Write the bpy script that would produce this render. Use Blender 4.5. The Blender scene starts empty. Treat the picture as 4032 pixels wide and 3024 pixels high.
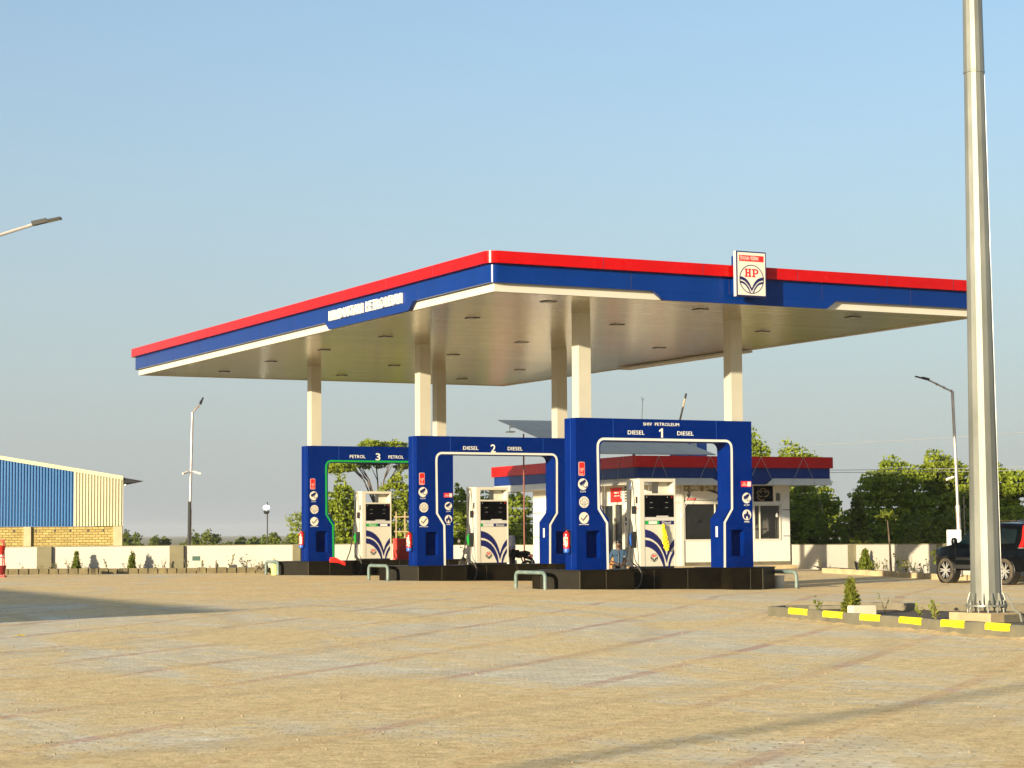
import bpy, bmesh, math, random
import numpy as np
from mathutils import Vector, Matrix
R = math.radians
random.seed(7); rng = np.random.default_rng(7)
SC = bpy.context.scene
COL = SC.collection

# ------------------------------------------------------------------ camera
cam_d = bpy.data.cameras.new("camera"); cam = bpy.data.objects.new("camera", cam_d); COL.objects.link(cam)
cam_d.sensor_width = 36; cam_d.lens = 72.402; cam_d.clip_start = .1; cam_d.clip_end = 9000
yaw, pitch, roll = .4773, .0721, -.0069
dv = Vector((math.sin(yaw)*math.cos(pitch), math.cos(yaw)*math.cos(pitch), math.sin(pitch)))
rv = Vector((math.cos(yaw), -math.sin(yaw), 0)); uv = rv.cross(dv)
r2 = rv*math.cos(roll)+uv*math.sin(roll); u2 = uv*math.cos(roll)-rv*math.sin(roll)
M = Matrix((r2, u2, -dv)).transposed().to_4x4(); M.translation = Vector((-27.364, -49.139, 1.5))
cam.matrix_world = M
SC.camera = cam
# ------------------------------------------------------------------ light
SUN_AZ, SUN_EL = 244, 10.2        # clockwise from +Y, degrees
w = bpy.data.worlds.new("World"); SC.world = w; w.use_nodes = True
nt = w.node_tree; bg = nt.nodes['Background']
sky = nt.nodes.new('ShaderNodeTexSky'); sky.sky_type = 'NISHITA'; sky.sun_disc = False
sky.sun_elevation = R(SUN_EL); sky.sun_rotation = R(SUN_AZ)
sky.air_density = 1.0; sky.dust_density = 2.0; sky.ozone_density = 2.5; sky.altitude = 200
# dusty haze band low in the sky
tcw = nt.nodes.new('ShaderNodeTexCoord'); sxw = nt.nodes.new('ShaderNodeSeparateXYZ'); nt.links.new(tcw.outputs['Generated'], sxw.inputs[0])
mrw = nt.nodes.new('ShaderNodeMapRange'); nt.links.new(sxw.outputs[2], mrw.inputs[0]); mrw.inputs[1].default_value = .0; mrw.inputs[2].default_value = .30; mrw.inputs[3].default_value = .80; mrw.inputs[4].default_value = .30; mrw.interpolation_type = 'SMOOTHSTEP'
mxw = nt.nodes.new('ShaderNodeMix'); mxw.data_type = 'RGBA'; nt.links.new(mrw.outputs[0], mxw.inputs[0]); tnt = nt.nodes.new('ShaderNodeMix'); tnt.data_type = 'RGBA'; tnt.blend_type = 'MULTIPLY'; tnt.inputs[0].default_value = 1; tnt.inputs[7].default_value = (.80, .87, .86, 1); nt.links.new(sky.outputs[0], tnt.inputs[6]); nt.links.new(tnt.outputs[2], mxw.inputs[6]); mxw.inputs[7].default_value = (1.70, 1.80, 1.88, 1)
nt.links.new(mxw.outputs[2], bg.inputs[0]); bg.inputs[1].default_value = .130
sl = bpy.data.lights.new("sun", 'SUN'); so = bpy.data.objects.new("sun", sl); COL.objects.link(so)
sl.energy = 5.0; sl.angle = R(.6); sl.color = (1, .84, .58)
ts = Vector((math.sin(R(SUN_AZ))*math.cos(R(SUN_EL)), math.cos(R(SUN_AZ))*math.cos(R(SUN_EL)), math.sin(R(SUN_EL))))
so.rotation_euler = ts.to_track_quat('Z', 'Y').to_euler()
SC.view_settings.view_transform = 'Standard'; SC.view_settings.look = 'None'
SC.view_settings.exposure = 1.17; SC.view_settings.gamma = 1

# ------------------------------------------------------------------ helpers
def gz(x, y): return -.03-.02*min(max(x+.5, 0), 6)+.005*min(max(y, 0), 16)

class MB:
    def __init__(s): s.v = []; s.f = []; s.m = []
    def add(s, vs, fs, T=None, mi=0):
        b = len(s.v)
        for p in vs: s.v.append(tuple(T @ Vector(p)) if T is not None else tuple(p))
        for f in fs: s.f.append([b+i for i in f]); s.m.append(mi)
        return s
    def box(s, x0, x1, y0, y1, z0, z1, T=None, mi=0):
        return s.add([(x0,y0,z0),(x1,y0,z0),(x1,y1,z0),(x0,y1,z0),(x0,y0,z1),(x1,y0,z1),(x1,y1,z1),(x0,y1,z1)],
            [(0,3,2,1),(4,5,6,7),(0,1,5,4),(1,2,6,5),(2,3,7,6),(3,0,4,7)], T, mi)
    def tube(s, pts, r, n=8, T=None, mi=0, cap=True):
        pts = [Vector(p) for p in pts]; rs = r if isinstance(r, (list, tuple)) else [r]*len(pts)
        vs = []; fs = []; up = None
        for i, p in enumerate(pts):
            d = (pts[min(i+1, len(pts)-1)]-pts[max(i-1, 0)]).normalized()
            if up is None: up = Vector((0,0,1)) if abs(d.z) < .9 else Vector((0,1,0))
            a = d.cross(up).normalized(); b = a.cross(d).normalized(); up = b
            for k in range(n):
                t = 2*math.pi*k/n; vs.append(p+(a*math.cos(t)+b*math.sin(t))*rs[i])
        for i in range(len(pts)-1):
            for k in range(n):
                fs.append((i*n+k, i*n+(k+1) % n, (i+1)*n+(k+1) % n, (i+1)*n+k))
        if cap: fs.append(tuple(range(n-1, -1, -1))); fs.append(tuple((len(pts)-1)*n+k for k in range(n)))
        return s.add(vs, fs, T, mi)
    def lathe(s, prof, n=16, T=None, mi=0, cap=True):
        vs = []; fs = []
        for (r, z) in prof:
            for k in range(n): vs.append((r*math.cos(2*math.pi*k/n), r*math.sin(2*math.pi*k/n), z))
        for i in range(len(prof)-1):
            for k in range(n): fs.append((i*n+k, i*n+(k+1) % n, (i+1)*n+(k+1) % n, (i+1)*n+k))
        if cap: fs.append(tuple(range(n-1, -1, -1))); fs.append(tuple((len(prof)-1)*n+k for k in range(n)))
        return s.add(vs, fs, T, mi)
    def prism(s, pts, y0, y1, T=None, mi=0):
        """pts (x,z) counter-clockwise seen from -Y, extruded y0..y1 (y0 in front)"""
        n = len(pts)
        vs = [(x, y0, z) for x, z in pts]+[(x, y1, z) for x, z in pts]
        fs = [tuple(range(n)), tuple(range(2*n-1, n-1, -1))]+[((i+1) % n, i, n+i, n+(i+1) % n) for i in range(n)]
        return s.add(vs, fs, T, mi)
    def band(s, A, B, y0, y1, T=None, mi=0):
        for i in range(len(A)-1):
            q = [A[i], A[i+1], B[i+1], B[i]]
            ar = sum(q[k][0]*q[(k+1) % 4][1]-q[(k+1) % 4][0]*q[k][1] for k in range(4))
            if abs(ar) < 1e-9: continue
            if ar < 0: q = q[::-1]
            s.prism(q, y0, y1, T, mi)
        return s
    def disc(s, cx, cz, r, y0, y1, n=28, T=None, mi=0, rz=None):
        rz = rz or r
        return s.prism([(cx+r*math.cos(2*math.pi*k/n), cz+rz*math.sin(2*math.pi*k/n)) for k in range(n)], y0, y1, T, mi)
    def ring(s, cx, cz, r, t, y0, y1, n=32, T=None, mi=0):
        A = [(cx+r*math.cos(2*math.pi*k/n), cz+r*math.sin(2*math.pi*k/n)) for k in range(n+1)]
        B = [(cx+(r-t)*math.cos(2*math.pi*k/n), cz+(r-t)*math.sin(2*math.pi*k/n)) for k in range(n+1)]
        return s.band(A, B, y0, y1, T, mi)
    def line(s, pts, wd, y0, y1, T=None, mi=0):
        A = []; B = []
        for i, p in enumerate(pts):
            a = pts[max(i-1, 0)]; b = pts[min(i+1, len(pts)-1)]
            dx, dz = b[0]-a[0], b[1]-a[1]; l = math.hypot(dx, dz) or 1
            A.append((p[0]-dz/l*wd/2, p[1]+dx/l*wd/2)); B.append((p[0]+dz/l*wd/2, p[1]-dx/l*wd/2))
        return s.band(A, B, y0, y1, T, mi)
    def text(s, st, x0, x1, z0, z1, y0, y1, T=None, mi=0, off=.0):
        """text fitted to the box x0..x1, z0..z1, facing -Y"""
        cu = bpy.data.curves.new("lettering", 'FONT'); cu.body = st; cu.resolution_u = 3; cu.offset = off
        cu.space_character = 1.08
        ob = bpy.data.objects.new("lettering", cu); me = bpy.data.meshes.new_from_object(ob)
        co = np.zeros(len(me.vertices)*3, 'f'); me.vertices.foreach_get('co', co); co = co.reshape(-1, 3)
        mn, mx = co.min(0), co.max(0)
        P = [(x0+(c[0]-mn[0])/(mx[0]-mn[0])*(x1-x0), z0+(c[1]-mn[1])/(mx[1]-mn[1])*(z1-z0)) for c in co]
        ed = {}
        fs = []
        for p in me.polygons:
            f = list(p.vertices); fs.append(f)
            for i in range(len(f)):
                a, b = f[i], f[(i+1) % len(f)]; ed[(a, b)] = 1
        n = len(P); vs = [(x, y0, z) for x, z in P]+[(x, y1, z) for x, z in P]
        F = [tuple(f) for f in fs]
        for (a, b) in ed:
            if (b, a) not in ed: F.append((b, a, n+a, n+b))
        bpy.data.objects.remove(ob); bpy.data.curves.remove(cu); bpy.data.meshes.remove(me)
        return s.add(vs, F, T, mi)
    def build(s, name, mats, parent=None, smooth=False, bevel=0):
        me = bpy.data.meshes.new(name); me.from_pydata(s.v, [], s.f)
        if not isinstance(mats, (list, tuple)): mats = [mats]
        for m in mats: me.materials.append(m)
        if len(mats) > 1: me.polygons.foreach_set('material_index', s.m)
        me.validate(); me.update()
        if smooth:
            me.polygons.foreach_set('use_smooth', [True]*len(me.polygons))
            me.set_sharp_from_angle(angle=R(40))
        ob = bpy.data.objects.new(name, me); COL.objects.link(ob)
        if parent: ob.parent = parent
        if bevel:
            md = ob.modifiers.new("bevel", 'BEVEL'); md.width = bevel; md.segments = 2; md.limit_method = 'ANGLE'
        return ob

def thing(name, label, cat, loc=(0,0,0), rz=0, group=None):
    o = bpy.data.objects.new(name, None); COL.objects.link(o); o.location = loc; o.rotation_euler = (0,0,rz)
    o.empty_display_size = .2
    return tag(o, label, cat, group)
def tag(o, label=None, cat=None, group=None, kind=None):
    if label: o['label'] = label
    if cat: o['category'] = cat
    if group: o['group'] = group
    if kind: o['kind'] = kind
    return o
def dup(root, loc, rz, label, group=None):
    r = root.copy(); COL.objects.link(r); r.location = loc; r.rotation_euler = (0,0,rz); r['label'] = label
    if group: r['group'] = group
    for ch in list(root.children):
        c = ch.copy(); COL.objects.link(c); c.parent = r
        for g in ch.children:
            d = g.copy(); COL.objects.link(d); d.parent = c
    return r
def TR(x, y, z, rz=0, rx=0, ry=0): return Matrix.Translation((x,y,z)) @ Matrix.Rotation(rz,4,'Z') @ Matrix.Rotation(ry,4,'Y') @ Matrix.Rotation(rx,4,'X')

# ------------------------------------------------------------------ materials
def mk(name):
    m = bpy.data.materials.new(name); m.use_nodes = True
    return m, m.node_tree, m.node_tree.nodes['Principled BSDF']
def N(t, ty, **k):
    n = t.nodes.new(ty)
    for a, b in k.items(): setattr(n, a, b)
    return n
def mixc(t, fac, a, b, mode='MIX'):
    n = N(t, 'ShaderNodeMix', data_type='RGBA', blend_type=mode)
    for s, v in ((0, fac), (6, a), (7, b)):
        if isinstance(v, bpy.types.NodeSocket): t.links.new(v, n.inputs[s])
        else: n.inputs[s].default_value = v if s == 0 else (*v[:3], 1)
    return n.outputs[2]
def math_(t, op, a, b=0., c=0.):
    n = N(t, 'ShaderNodeMath', operation=op)
    for i, v in enumerate((a, b, c)):
        if isinstance(v, bpy.types.NodeSocket): t.links.new(v, n.inputs[i])
        else: n.inputs[i].default_value = v
    return n.outputs[0]
def noise(t, vec, scale, detail=4, rough=.55, dist=0.):
    n = N(t, 'ShaderNodeTexNoise'); n.inputs['Scale'].default_value = scale; n.inputs['Detail'].default_value = detail
    n.inputs['Roughness'].default_value = rough; n.inputs['Distortion'].default_value = dist
    if vec is not None: t.links.new(vec, n.inputs['Vector'])
    return n.outputs['Fac']
def ramp(t, fac, a, b, ca=(0,0,0), cb=(1,1,1)):
    n = N(t, 'ShaderNodeValToRGB'); t.links.new(fac, n.inputs[0]); e = n.color_ramp.elements
    e[0].position = a; e[1].position = b; e[0].color = (*ca, 1); e[1].color = (*cb, 1); return n.outputs[0]
def pos(t, scale=None, rot=None):
    g = N(t, 'ShaderNodeNewGeometry')
    if scale is None and rot is None: return g.outputs['Position']
    mp = N(t, 'ShaderNodeMapping'); t.links.new(g.outputs['Position'], mp.inputs[0])
    if scale: mp.inputs['Scale'].default_value = scale
    if rot: mp.inputs['Rotation'].default_value = rot
    return mp.outputs[0]
def bump(t, p, h, strength, dist=.01):
    b = N(t, 'ShaderNodeBump'); b.inputs['Strength'].default_value = strength; b.inputs['Distance'].default_value = dist
    t.links.new(h, b.inputs['Height']); t.links.new(b.outputs[0], p.inputs['Normal'])
def paint(name, c, rough=.5, metal=0., var=.12, vs=1.5, dirt=0., dcol=(.35,.27,.17), bmp=0., bs=60, coat=0., spec=.5, stretch=None):
    m, t, p = mk(name)
    v = pos(t, stretch)
    n = noise(t, v, vs, 6)
    lo = tuple(x*(1-var) for x in c); hi = tuple(min(1, x*(1+var)) for x in c)
    col = mixc(t, ramp(t, n, .3, .7), lo, hi)
    if dirt:
        n2 = noise(t, v, vs*.6+.7, 8, .7)
        col = mixc(t, math_(t, 'MULTIPLY', ramp(t, n2, .45, .75), dirt), col, dcol)
    t.links.new(col, p.inputs['Base Color'])
    p.inputs['Metallic'].default_value = metal; p.inputs['Coat Weight'].default_value = coat
    p.inputs['Specular IOR Level'].default_value = spec
    r = N(t, 'ShaderNodeMapRange'); t.links.new(n, r.inputs[0]); r.inputs[3].default_value = max(.02, rough-.08); r.inputs[4].default_value = min(1, rough+.1)
    t.links.new(r.outputs[0], p.inputs['Roughness'])
    if bmp: bump(t, p, noise(t, v, bs, 5), bmp)
    return m

m_blue = paint('blue_panel', (.0003,.013,.125), .5, var=.1, dirt=.03, dcol=(.02,.03,.10), spec=.03)
m_blue_c = paint('blue_fascia', (.0003,.022,.155), .22, var=.08, spec=.2)
m_red = paint('red_fascia', (.40,.002,.002), .24, var=.06, spec=.2)
m_white = paint('white_trim', (.52,.495,.42), .45, var=.04)
m_col = paint('column_cream', (.45,.43,.36), .4, var=.05, dirt=.06)
m_stripe = paint('stripe_white', (.58,.58,.54), .5, var=.04)
m_green = paint('stripe_green', (.003,.27,.03), .5, var=.05)
m_letter = paint('letter_white', (.66,.66,.60), .5, var=.03)
m_sign = paint('sign_face', (.62,.57,.49), .4, var=.02)
m_navy = paint('print_navy', (.002,.004,.075), .45, var=.05)
m_redp = paint('print_red', (.70,.012,.010), .45, var=.05)
m_disp = paint('dispenser_white', (.50,.475,.40), .35, var=.04, dirt=.08)
m_black = paint('black_plastic', (.008,.008,.009), .35, var=.2)
m_screen = paint('dark_screen', (.001,.001,.0015), .5, var=.1, spec=.08)
m_rubber = paint('hose_rubber', (.012,.012,.012), .5, var=.3, dirt=.3, dcol=(.2,.17,.12))
m_dgray = paint('dark_gray', (.016,.016,.017), .5)
m_lgray = paint('light_gray', (.45,.44,.42), .5)
m_extr = paint('extinguisher_red', (.62,.012,.01), .25, var=.05, coat=.3)
m_bluep = paint('print_blue', (.02,.10,.42), .35)
m_yellow = paint('kerb_yellow', (.68,.55,.004), .6, var=.06, dirt=.12)
m_conc = paint('concrete', (.13,.11,.07), .85, var=.25, vs=2.5, dirt=.4, dcol=(.16,.14,.10), bmp=.4, bs=25)
m_kerb = paint('kerb_concrete', (.115,.105,.07), .85, var=.22, vs=3, dirt=.5, dcol=(.20,.165,.10), bmp=.6, bs=18)
m_kerbd = paint('kerb_dirty', (.13,.105,.05), .9, var=.3, vs=2, dirt=.8, dcol=(.07,.06,.04), bmp=.5, bs=12)
m_kerbl = paint('kerb_sandy', (.42,.33,.19), .9, var=.2, vs=2, dirt=.4, dcol=(.30,.24,.14), bmp=.5, bs=12)
m_wall = paint('limewash', (.41,.39,.345), .9, var=.06, vs=.8, dirt=.15, dcol=(.55,.48,.36), bmp=.25, bs=20)
m_pier = paint('bare_cement', (.15,.135,.08), .9, var=.2, vs=1.2, dirt=.3, dcol=(.16,.14,.09), bmp=.2, bs=20)
m_plaster = paint('plaster', (.60,.575,.52), .8, var=.05, vs=.8, dirt=.12, dcol=(.5,.45,.36), bmp=.15, bs=30)
m_soil = paint('soil', (.06,.042,.022), .95, var=.4, vs=3, bmp=1, bs=12)
m_galv = paint('galvanised', (.195,.20,.175), .42, metal=.45, var=.25, vs=1.6, dirt=.25, dcol=(.42,.41,.36), bmp=.12, bs=14, stretch=(1,1,.35))
m_pole = paint('lamp_pole_steel', (.50,.46,.44), .45, metal=.6, var=.3, vs=3, dirt=.3, dcol=(.25,.18,.12))
m_rail = paint('rail_paint', (.10,.155,.145), .55, var=.2, vs=6, dirt=.45, dcol=(.36,.36,.31))
m_chrome = paint('chrome', (.7,.7,.7), .15, metal=1)
m_skin = paint('skin', (.10,.052,.032), .55, var=.05)
m_hair = paint('hair', (.008,.007,.006), .6)
m_eye = paint('eye', (.5,.48,.45), .3)
m_shirtb = paint('shirt_blue', (.02,.055,.11), .85, var=.15, vs=9)
m_shirtg = paint('shirt_lavender', (.42,.42,.52), .85, var=.15, vs=9)
m_trous = paint('dark_trousers', (.02,.018,.018), .85)
m_tan = paint('tan_plastic', (.45,.22,.07), .5)
m_carp = paint('car_black', (.0005,.0015,.003), .22, coat=.12, spec=.12, var=.1)
m_tyre = paint('tyre', (.035,.03,.022), .85, dirt=.65, dcol=(.16,.12,.07), vs=5)
m_tail = paint('tail_lamp', (.75,.01,.01), .15, coat=.6)
m_alloy = paint('alloy', (.62,.62,.6), .3, metal=.7)
m_mach = paint('machine_red', (.52,.02,.012), .5, dirt=.15)
m_wood = paint('bamboo', (.32,.24,.14), .8, var=.3, vs=5)
m_trunk = paint('bark', (.09,.065,.045), .95, var=.4, vs=4, bmp=.8, bs=12)
m_cloth = paint('red_cloth', (.75,.015,.01), .8, bmp=.6, bs=18)
m_bucketg = paint('bucket_green', (.42,.50,.16), .6, var=.2, vs=9, dirt=.5, dcol=(.55,.52,.42))
m_bucketw = paint('bucket_gray', (.5,.48,.42), .6, dirt=.4)
m_flower = paint('marigold', (.85,.62,.01), .8, var=.2, vs=30)
m_wire = paint('wire', (.30,.30,.30), .6)
m_lit = paint('blue_sheet_w', (.03,.2,.5), .4)

def emit(name, c, s):
    m, t, p = mk(name); p.inputs['Emission Color'].default_value = (*c, 1); p.inputs['Emission Strength'].default_value = s
    p.inputs['Base Color'].default_value = (*c, 1); return m
m_lamp = emit('lit_lamp', (1, .97, .9), 6)

def leafmat(name, a, b, sc=.8):
    m, t, p = mk(name)
    n = noise(t, pos(t), sc, 5, .65)
    n2 = noise(t, pos(t), 9, 2)
    c = mixc(t, ramp(t, n, .35, .65), a, b)
    c = mixc(t, math_(t, 'MULTIPLY', ramp(t, n2, .3, .7), .5), c, tuple(min(1, x*1.7) for x in b))
    t.links.new(c, p.inputs['Base Color']); p.inputs['Roughness'].default_value = .6
    p.inputs['Specular IOR Level'].default_value = .25
    tr = N(t, 'ShaderNodeBsdfTranslucent'); t.links.new(c, tr.inputs[0])
    mx = N(t, 'ShaderNodeMixShader'); mx.inputs[0].default_value = .25
    t.links.new(p.outputs[0], mx.inputs[1]); t.links.new(tr.outputs[0], mx.inputs[2])
    t.links.new(mx.outputs[0], t.nodes['Material Output'].inputs[0]); return m
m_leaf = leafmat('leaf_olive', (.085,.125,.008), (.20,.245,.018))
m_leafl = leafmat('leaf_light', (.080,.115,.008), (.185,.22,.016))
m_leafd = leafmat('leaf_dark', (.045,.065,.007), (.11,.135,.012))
m_leaff = leafmat('leaf_far', (.05,.075,.015), (.11,.14,.022))
m_leafc = leafmat('leaf_conifer', (.05,.075,.010), (.16,.17,.02), 6)
m_leafw = leafmat('leaf_weed', (.08,.08,.02), (.16,.14,.05), 6)

# paving
def paving():
    m, t, p = mk('paving')
    P = pos(t)
    rot = N(t, 'ShaderNodeMapping'); t.links.new(P, rot.inputs[0]); rot.inputs['Rotation'].default_value = (0, 0, R(45))
    sx = N(t, 'ShaderNodeSeparateXYZ'); t.links.new(P, sx.inputs[0])
    X, Y = sx.outputs[0], sx.outputs[1]
    d = math_(t, 'MULTIPLY', math_(t, 'SUBTRACT', X, Y), .70711)      # across the red courses
    e = math_(t, 'MULTIPLY', math_(t, 'ADD', X, Y), .70711)           # along them
    # zig-zag edged blocks 0.22 x 0.11
    zz = math_(t, 'MULTIPLY', math_(t, 'PINGPONG', e, .055), .35)
    cb = N(t, 'ShaderNodeCombineXYZ'); t.links.new(math_(t, 'ADD', d, zz), cb.inputs[0])
    zz2 = math_(t, 'MULTIPLY', math_(t, 'PINGPONG', d, .055), .35)
    t.links.new(math_(t, 'ADD', e, zz2), cb.inputs[1])
    br = N(t, 'ShaderNodeTexBrick'); t.links.new(cb.outputs[0], br.inputs[0])
    br.inputs['Scale'].default_value = 1; br.inputs['Brick Width'].default_value = .235; br.inputs['Row Height'].default_value = .118
    br.inputs['Mortar Size'].default_value = .012; br.inputs['Mortar Smooth'].default_value = .3
    br.inputs['Color1'].default_value = (.56,.50,.37,1); br.inputs['Color2'].default_value = (.72,.65,.49,1); br.inputs['Mortar'].default_value = (.40,.33,.21,1)
    br2 = N(t, 'ShaderNodeTexBrick'); t.links.new(cb.outputs[0], br2.inputs[0])
    for k, v in (('Scale', 1), ('Brick Width', .235), ('Row Height', .118), ('Mortar Size', .012), ('Mortar Smooth', .3)): br2.inputs[k].default_value = v
    br2.inputs['Color1'].default_value = (.48,.29,.22,1); br2.inputs['Color2'].default_value = (.56,.36,.28,1); br2.inputs['Mortar'].default_value = (.30,.2,.13,1)
    # red courses every 1.88 m
    wob = math_(t, 'MULTIPLY', math_(t, 'SUBTRACT', noise(t, P, .35, 3), .5), .22)
    yq = math_(t, 'ADD', math_(t, 'MINIMUM', Y, -8), 22); hq = math_(t, 'SUBTRACT', math_(t, 'MULTIPLY', Y, .99), math_(t, 'MULTIPLY', math_(t, 'MULTIPLY', yq, yq), .0085)); psi = math_(t, 'SUBTRACT', X, hq)
    dd = math_(t, 'ADD', psi, math_(t, 'ADD', wob, 200*2.7-.75+1.35))
    md = math_(t, 'ABSOLUTE', math_(t, 'SUBTRACT', math_(t, 'MODULO', dd, 2.7), 1.35))
    st = ramp(t, md, .11, .18, (1,1,1), (0,0,0))
    st = math_(t, 'MULTIPLY', st, ramp(t, noise(t, P, .30, 4, .6), .25, .45))
    col = mixc(t, st, br.outputs[0], br2.outputs[0])
    # weathering of blocks
    col = mixc(t, math_(t, 'MULTIPLY', ramp(t, noise(t, P, .5, 6, .7), .35, .7), .35), col, (.78,.70,.52))
    # sun glints on block edges, painted in as pale dashes
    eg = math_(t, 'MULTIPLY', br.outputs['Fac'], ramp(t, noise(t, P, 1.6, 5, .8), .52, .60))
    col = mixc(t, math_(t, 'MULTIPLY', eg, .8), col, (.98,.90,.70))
    # drifted sand, stretched in the driving direction
    sp = pos(t, (.75, .32, 1), (0, 0, R(-62)))
    s1 = noise(t, sp, .55, 9, .62, .6); s2 = noise(t, P, 2.6, 8, .7)
    sm = math_(t, 'ADD', math_(t, 'MULTIPLY', s1, .72), math_(t, 'MULTIPLY', s2, .28))
    # more sand has blown over the southern edge of the yard
    bias = math_(t, 'MULTIPLY', math_(t, 'MINIMUM', math_(t, 'MAXIMUM', math_(t, 'SUBTRACT', -27., Y), 0), 8), .0075)
    far_ = math_(t, 'MULTIPLY', math_(t, 'MINIMUM', math_(t, 'MAXIMUM', math_(t, 'ADD', Y, 12), 0), 10), .005)
    sm = math_(t, 'ADD', sm, math_(t, 'ADD', bias, far_))
    mask = ramp(t, sm, .445, .545)
    sandc = mixc(t, ramp(t, noise(t, P, 5, 8, .75), .35, .68), (.62,.44,.185), (.95,.73,.37))
    sandc = mixc(t, math_(t, 'MULTIPLY', ramp(t, noise(t, P, 28, 4, .8), .50, .66), .6), sandc, (.30,.20,.09))
    sandc = mixc(t, math_(t, 'MULTIPLY', ramp(t, noise(t, P, 7, 8, .85), .50, .58), .55), sandc, (.36,.235,.09))
    col = mixc(t, math_(t, 'MULTIPLY', mask, .80), col, sandc)
    # light gravel dust everywhere
    col = mixc(t, math_(t, 'MULTIPLY', ramp(t, noise(t, P, 16, 6, .8), .45, .75), .30), col, (.66,.52,.31))
    # oil drips and arcs left by turning tyres
    ol = ramp(t, noise(t, P, 1.1, 3, .5), .70, .76)
    col = mixc(t, math_(t, 'MULTIPLY', ol, .35), col, (.26,.21,.14))
    wv = N(t, 'ShaderNodeTexWave', wave_type='RINGS', rings_direction='Z'); mpv = N(t, 'ShaderNodeMapping'); t.links.new(P, mpv.inputs[0]); mpv.inputs['Location'].default_value = (30, 10, 0); t.links.new(mpv.outputs[0], wv.inputs[0])
    wv.inputs['Scale'].default_value = .09; wv.inputs['Distortion'].default_value = 3; wv.inputs['Detail'].default_value = 3; wv.inputs['Detail Scale'].default_value = .3
    col = mixc(t, math_(t, 'MULTIPLY', ramp(t, wv.outputs['Fac'], .95, .995), .22), col, (.40,.30,.18))
    tm = noise(t, pos(t, (.12, 1.2, 1), (0, 0, R(-25))), .5, 4, .5)
    col = mixc(t, math_(t, 'MULTIPLY', ramp(t, tm, .63, .75), .3), col, (.30,.26,.2))
    t.links.new(col, p.inputs['Base Color']); p.inputs['Roughness'].default_value = .95; p.inputs['Specular IOR Level'].default_value = .15
    h = math_(t, 'MULTIPLY', br.outputs['Fac'], math_(t, 'SUBTRACT', math_(t, 'MULTIPLY', mask, .85), 1))
    g = math_(t, 'MULTIPLY', noise(t, P, 30, 6, .75), math_(t, 'ADD', mask, .45))
    hh = math_(t, 'ADD', h, math_(t, 'ADD', math_(t, 'MULTIPLY', g, .9), math_(t, 'MULTIPLY', noise(t, P, 4, 4), .8)))
    bump(t, p, hh, 1.0, .018)
    return m
m_paving = paving()
def groundmat():
    m, t, p = mk('field'); P = pos(t)
    c = mixc(t, ramp(t, noise(t, P, .05, 8, .6), .4, .6), (.20,.17,.09), (.12,.13,.05))
    c = mixc(t, ramp(t, noise(t, P, .8, 6, .7), .4, .7), c, (.25,.20,.11))
    t.links.new(c, p.inputs['Base Color']); p.inputs['Roughness'].default_value = 1; return m
m_field = groundmat()
def granite():
    m, t, p = mk('black_granite'); P = pos(t)
    c = mixc(t, ramp(t, noise(t, P, 90, 3, .8), .5, .62), (.002,.002,.0018), (.020,.016,.009))
    c = mixc(t, math_(t, 'MULTIPLY', ramp(t, noise(t, P, 1.5, 6, .7), .35, .7), .5), c, (.022,.017,.008))
    t.links.new(c, p.inputs['Base Color']); p.inputs['Roughness'].default_value = .35; p.inputs['Specular IOR Level'].default_value = .03
    return m
m_granite = granite(); m_joint = paint('granite_joint', (.06,.05,.03), .7)
def soffit():
    m, t, p = mk('soffit_strips'); P = pos(t)
    sx = N(t, 'ShaderNodeSeparateXYZ'); t.links.new(P, sx.inputs[0])
    pp = math_(t, 'PINGPONG', sx.outputs[1], .15)
    n = noise(t, pos(t, (.15, 6, 1)), 1, 4)
    c = mixc(t, ramp(t, n, .3, .7), (.92,.83,.62), (.99,.91,.71))
    ln = ramp(t, pp, .0, .05, (.30,.27,.2), (1,1,1))
    cy = N(t, 'ShaderNodeCombineXYZ'); t.links.new(math_(t, 'MULTIPLY', sx.outputs[1], 1), cy.inputs[1]); t.links.new(math_(t, 'MULTIPLY', sx.outputs[0], .06), cy.inputs[0])
    nb = noise(t, cy.outputs[0], 2.3, 6, .8)
    c = mixc(t, 1., c, ramp(t, nb, .36, .62, (.66,.61,.52), (1,1,1)), 'MULTIPLY')
    c = mixc(t, 1., c, ln, 'MULTIPLY')
    t.links.new(c, p.inputs['Base Color']); p.inputs['Metallic'].default_value = .85; p.inputs['Roughness'].default_value = .15
    h = math_(t, 'ADD', math_(t, 'MULTIPLY', pp, 5.), math_(t, 'MULTIPLY', n, .6))
    bump(t, p, math_(t, 'ADD', h, math_(t, 'MULTIPLY', nb, 1.2)), .45, .02); return m
m_soffit = soffit()
def sheet(name, a, b):
    return paint(name, a, .38, var=.06, vs=.5, dirt=.15, dcol=b, spec=.5)
m_sblue = sheet('sheet_blue', (.001,.085,.25), (.01,.08,.18)); m_scream = sheet('sheet_cream', (.42,.385,.25), (.30,.25,.13))
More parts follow.
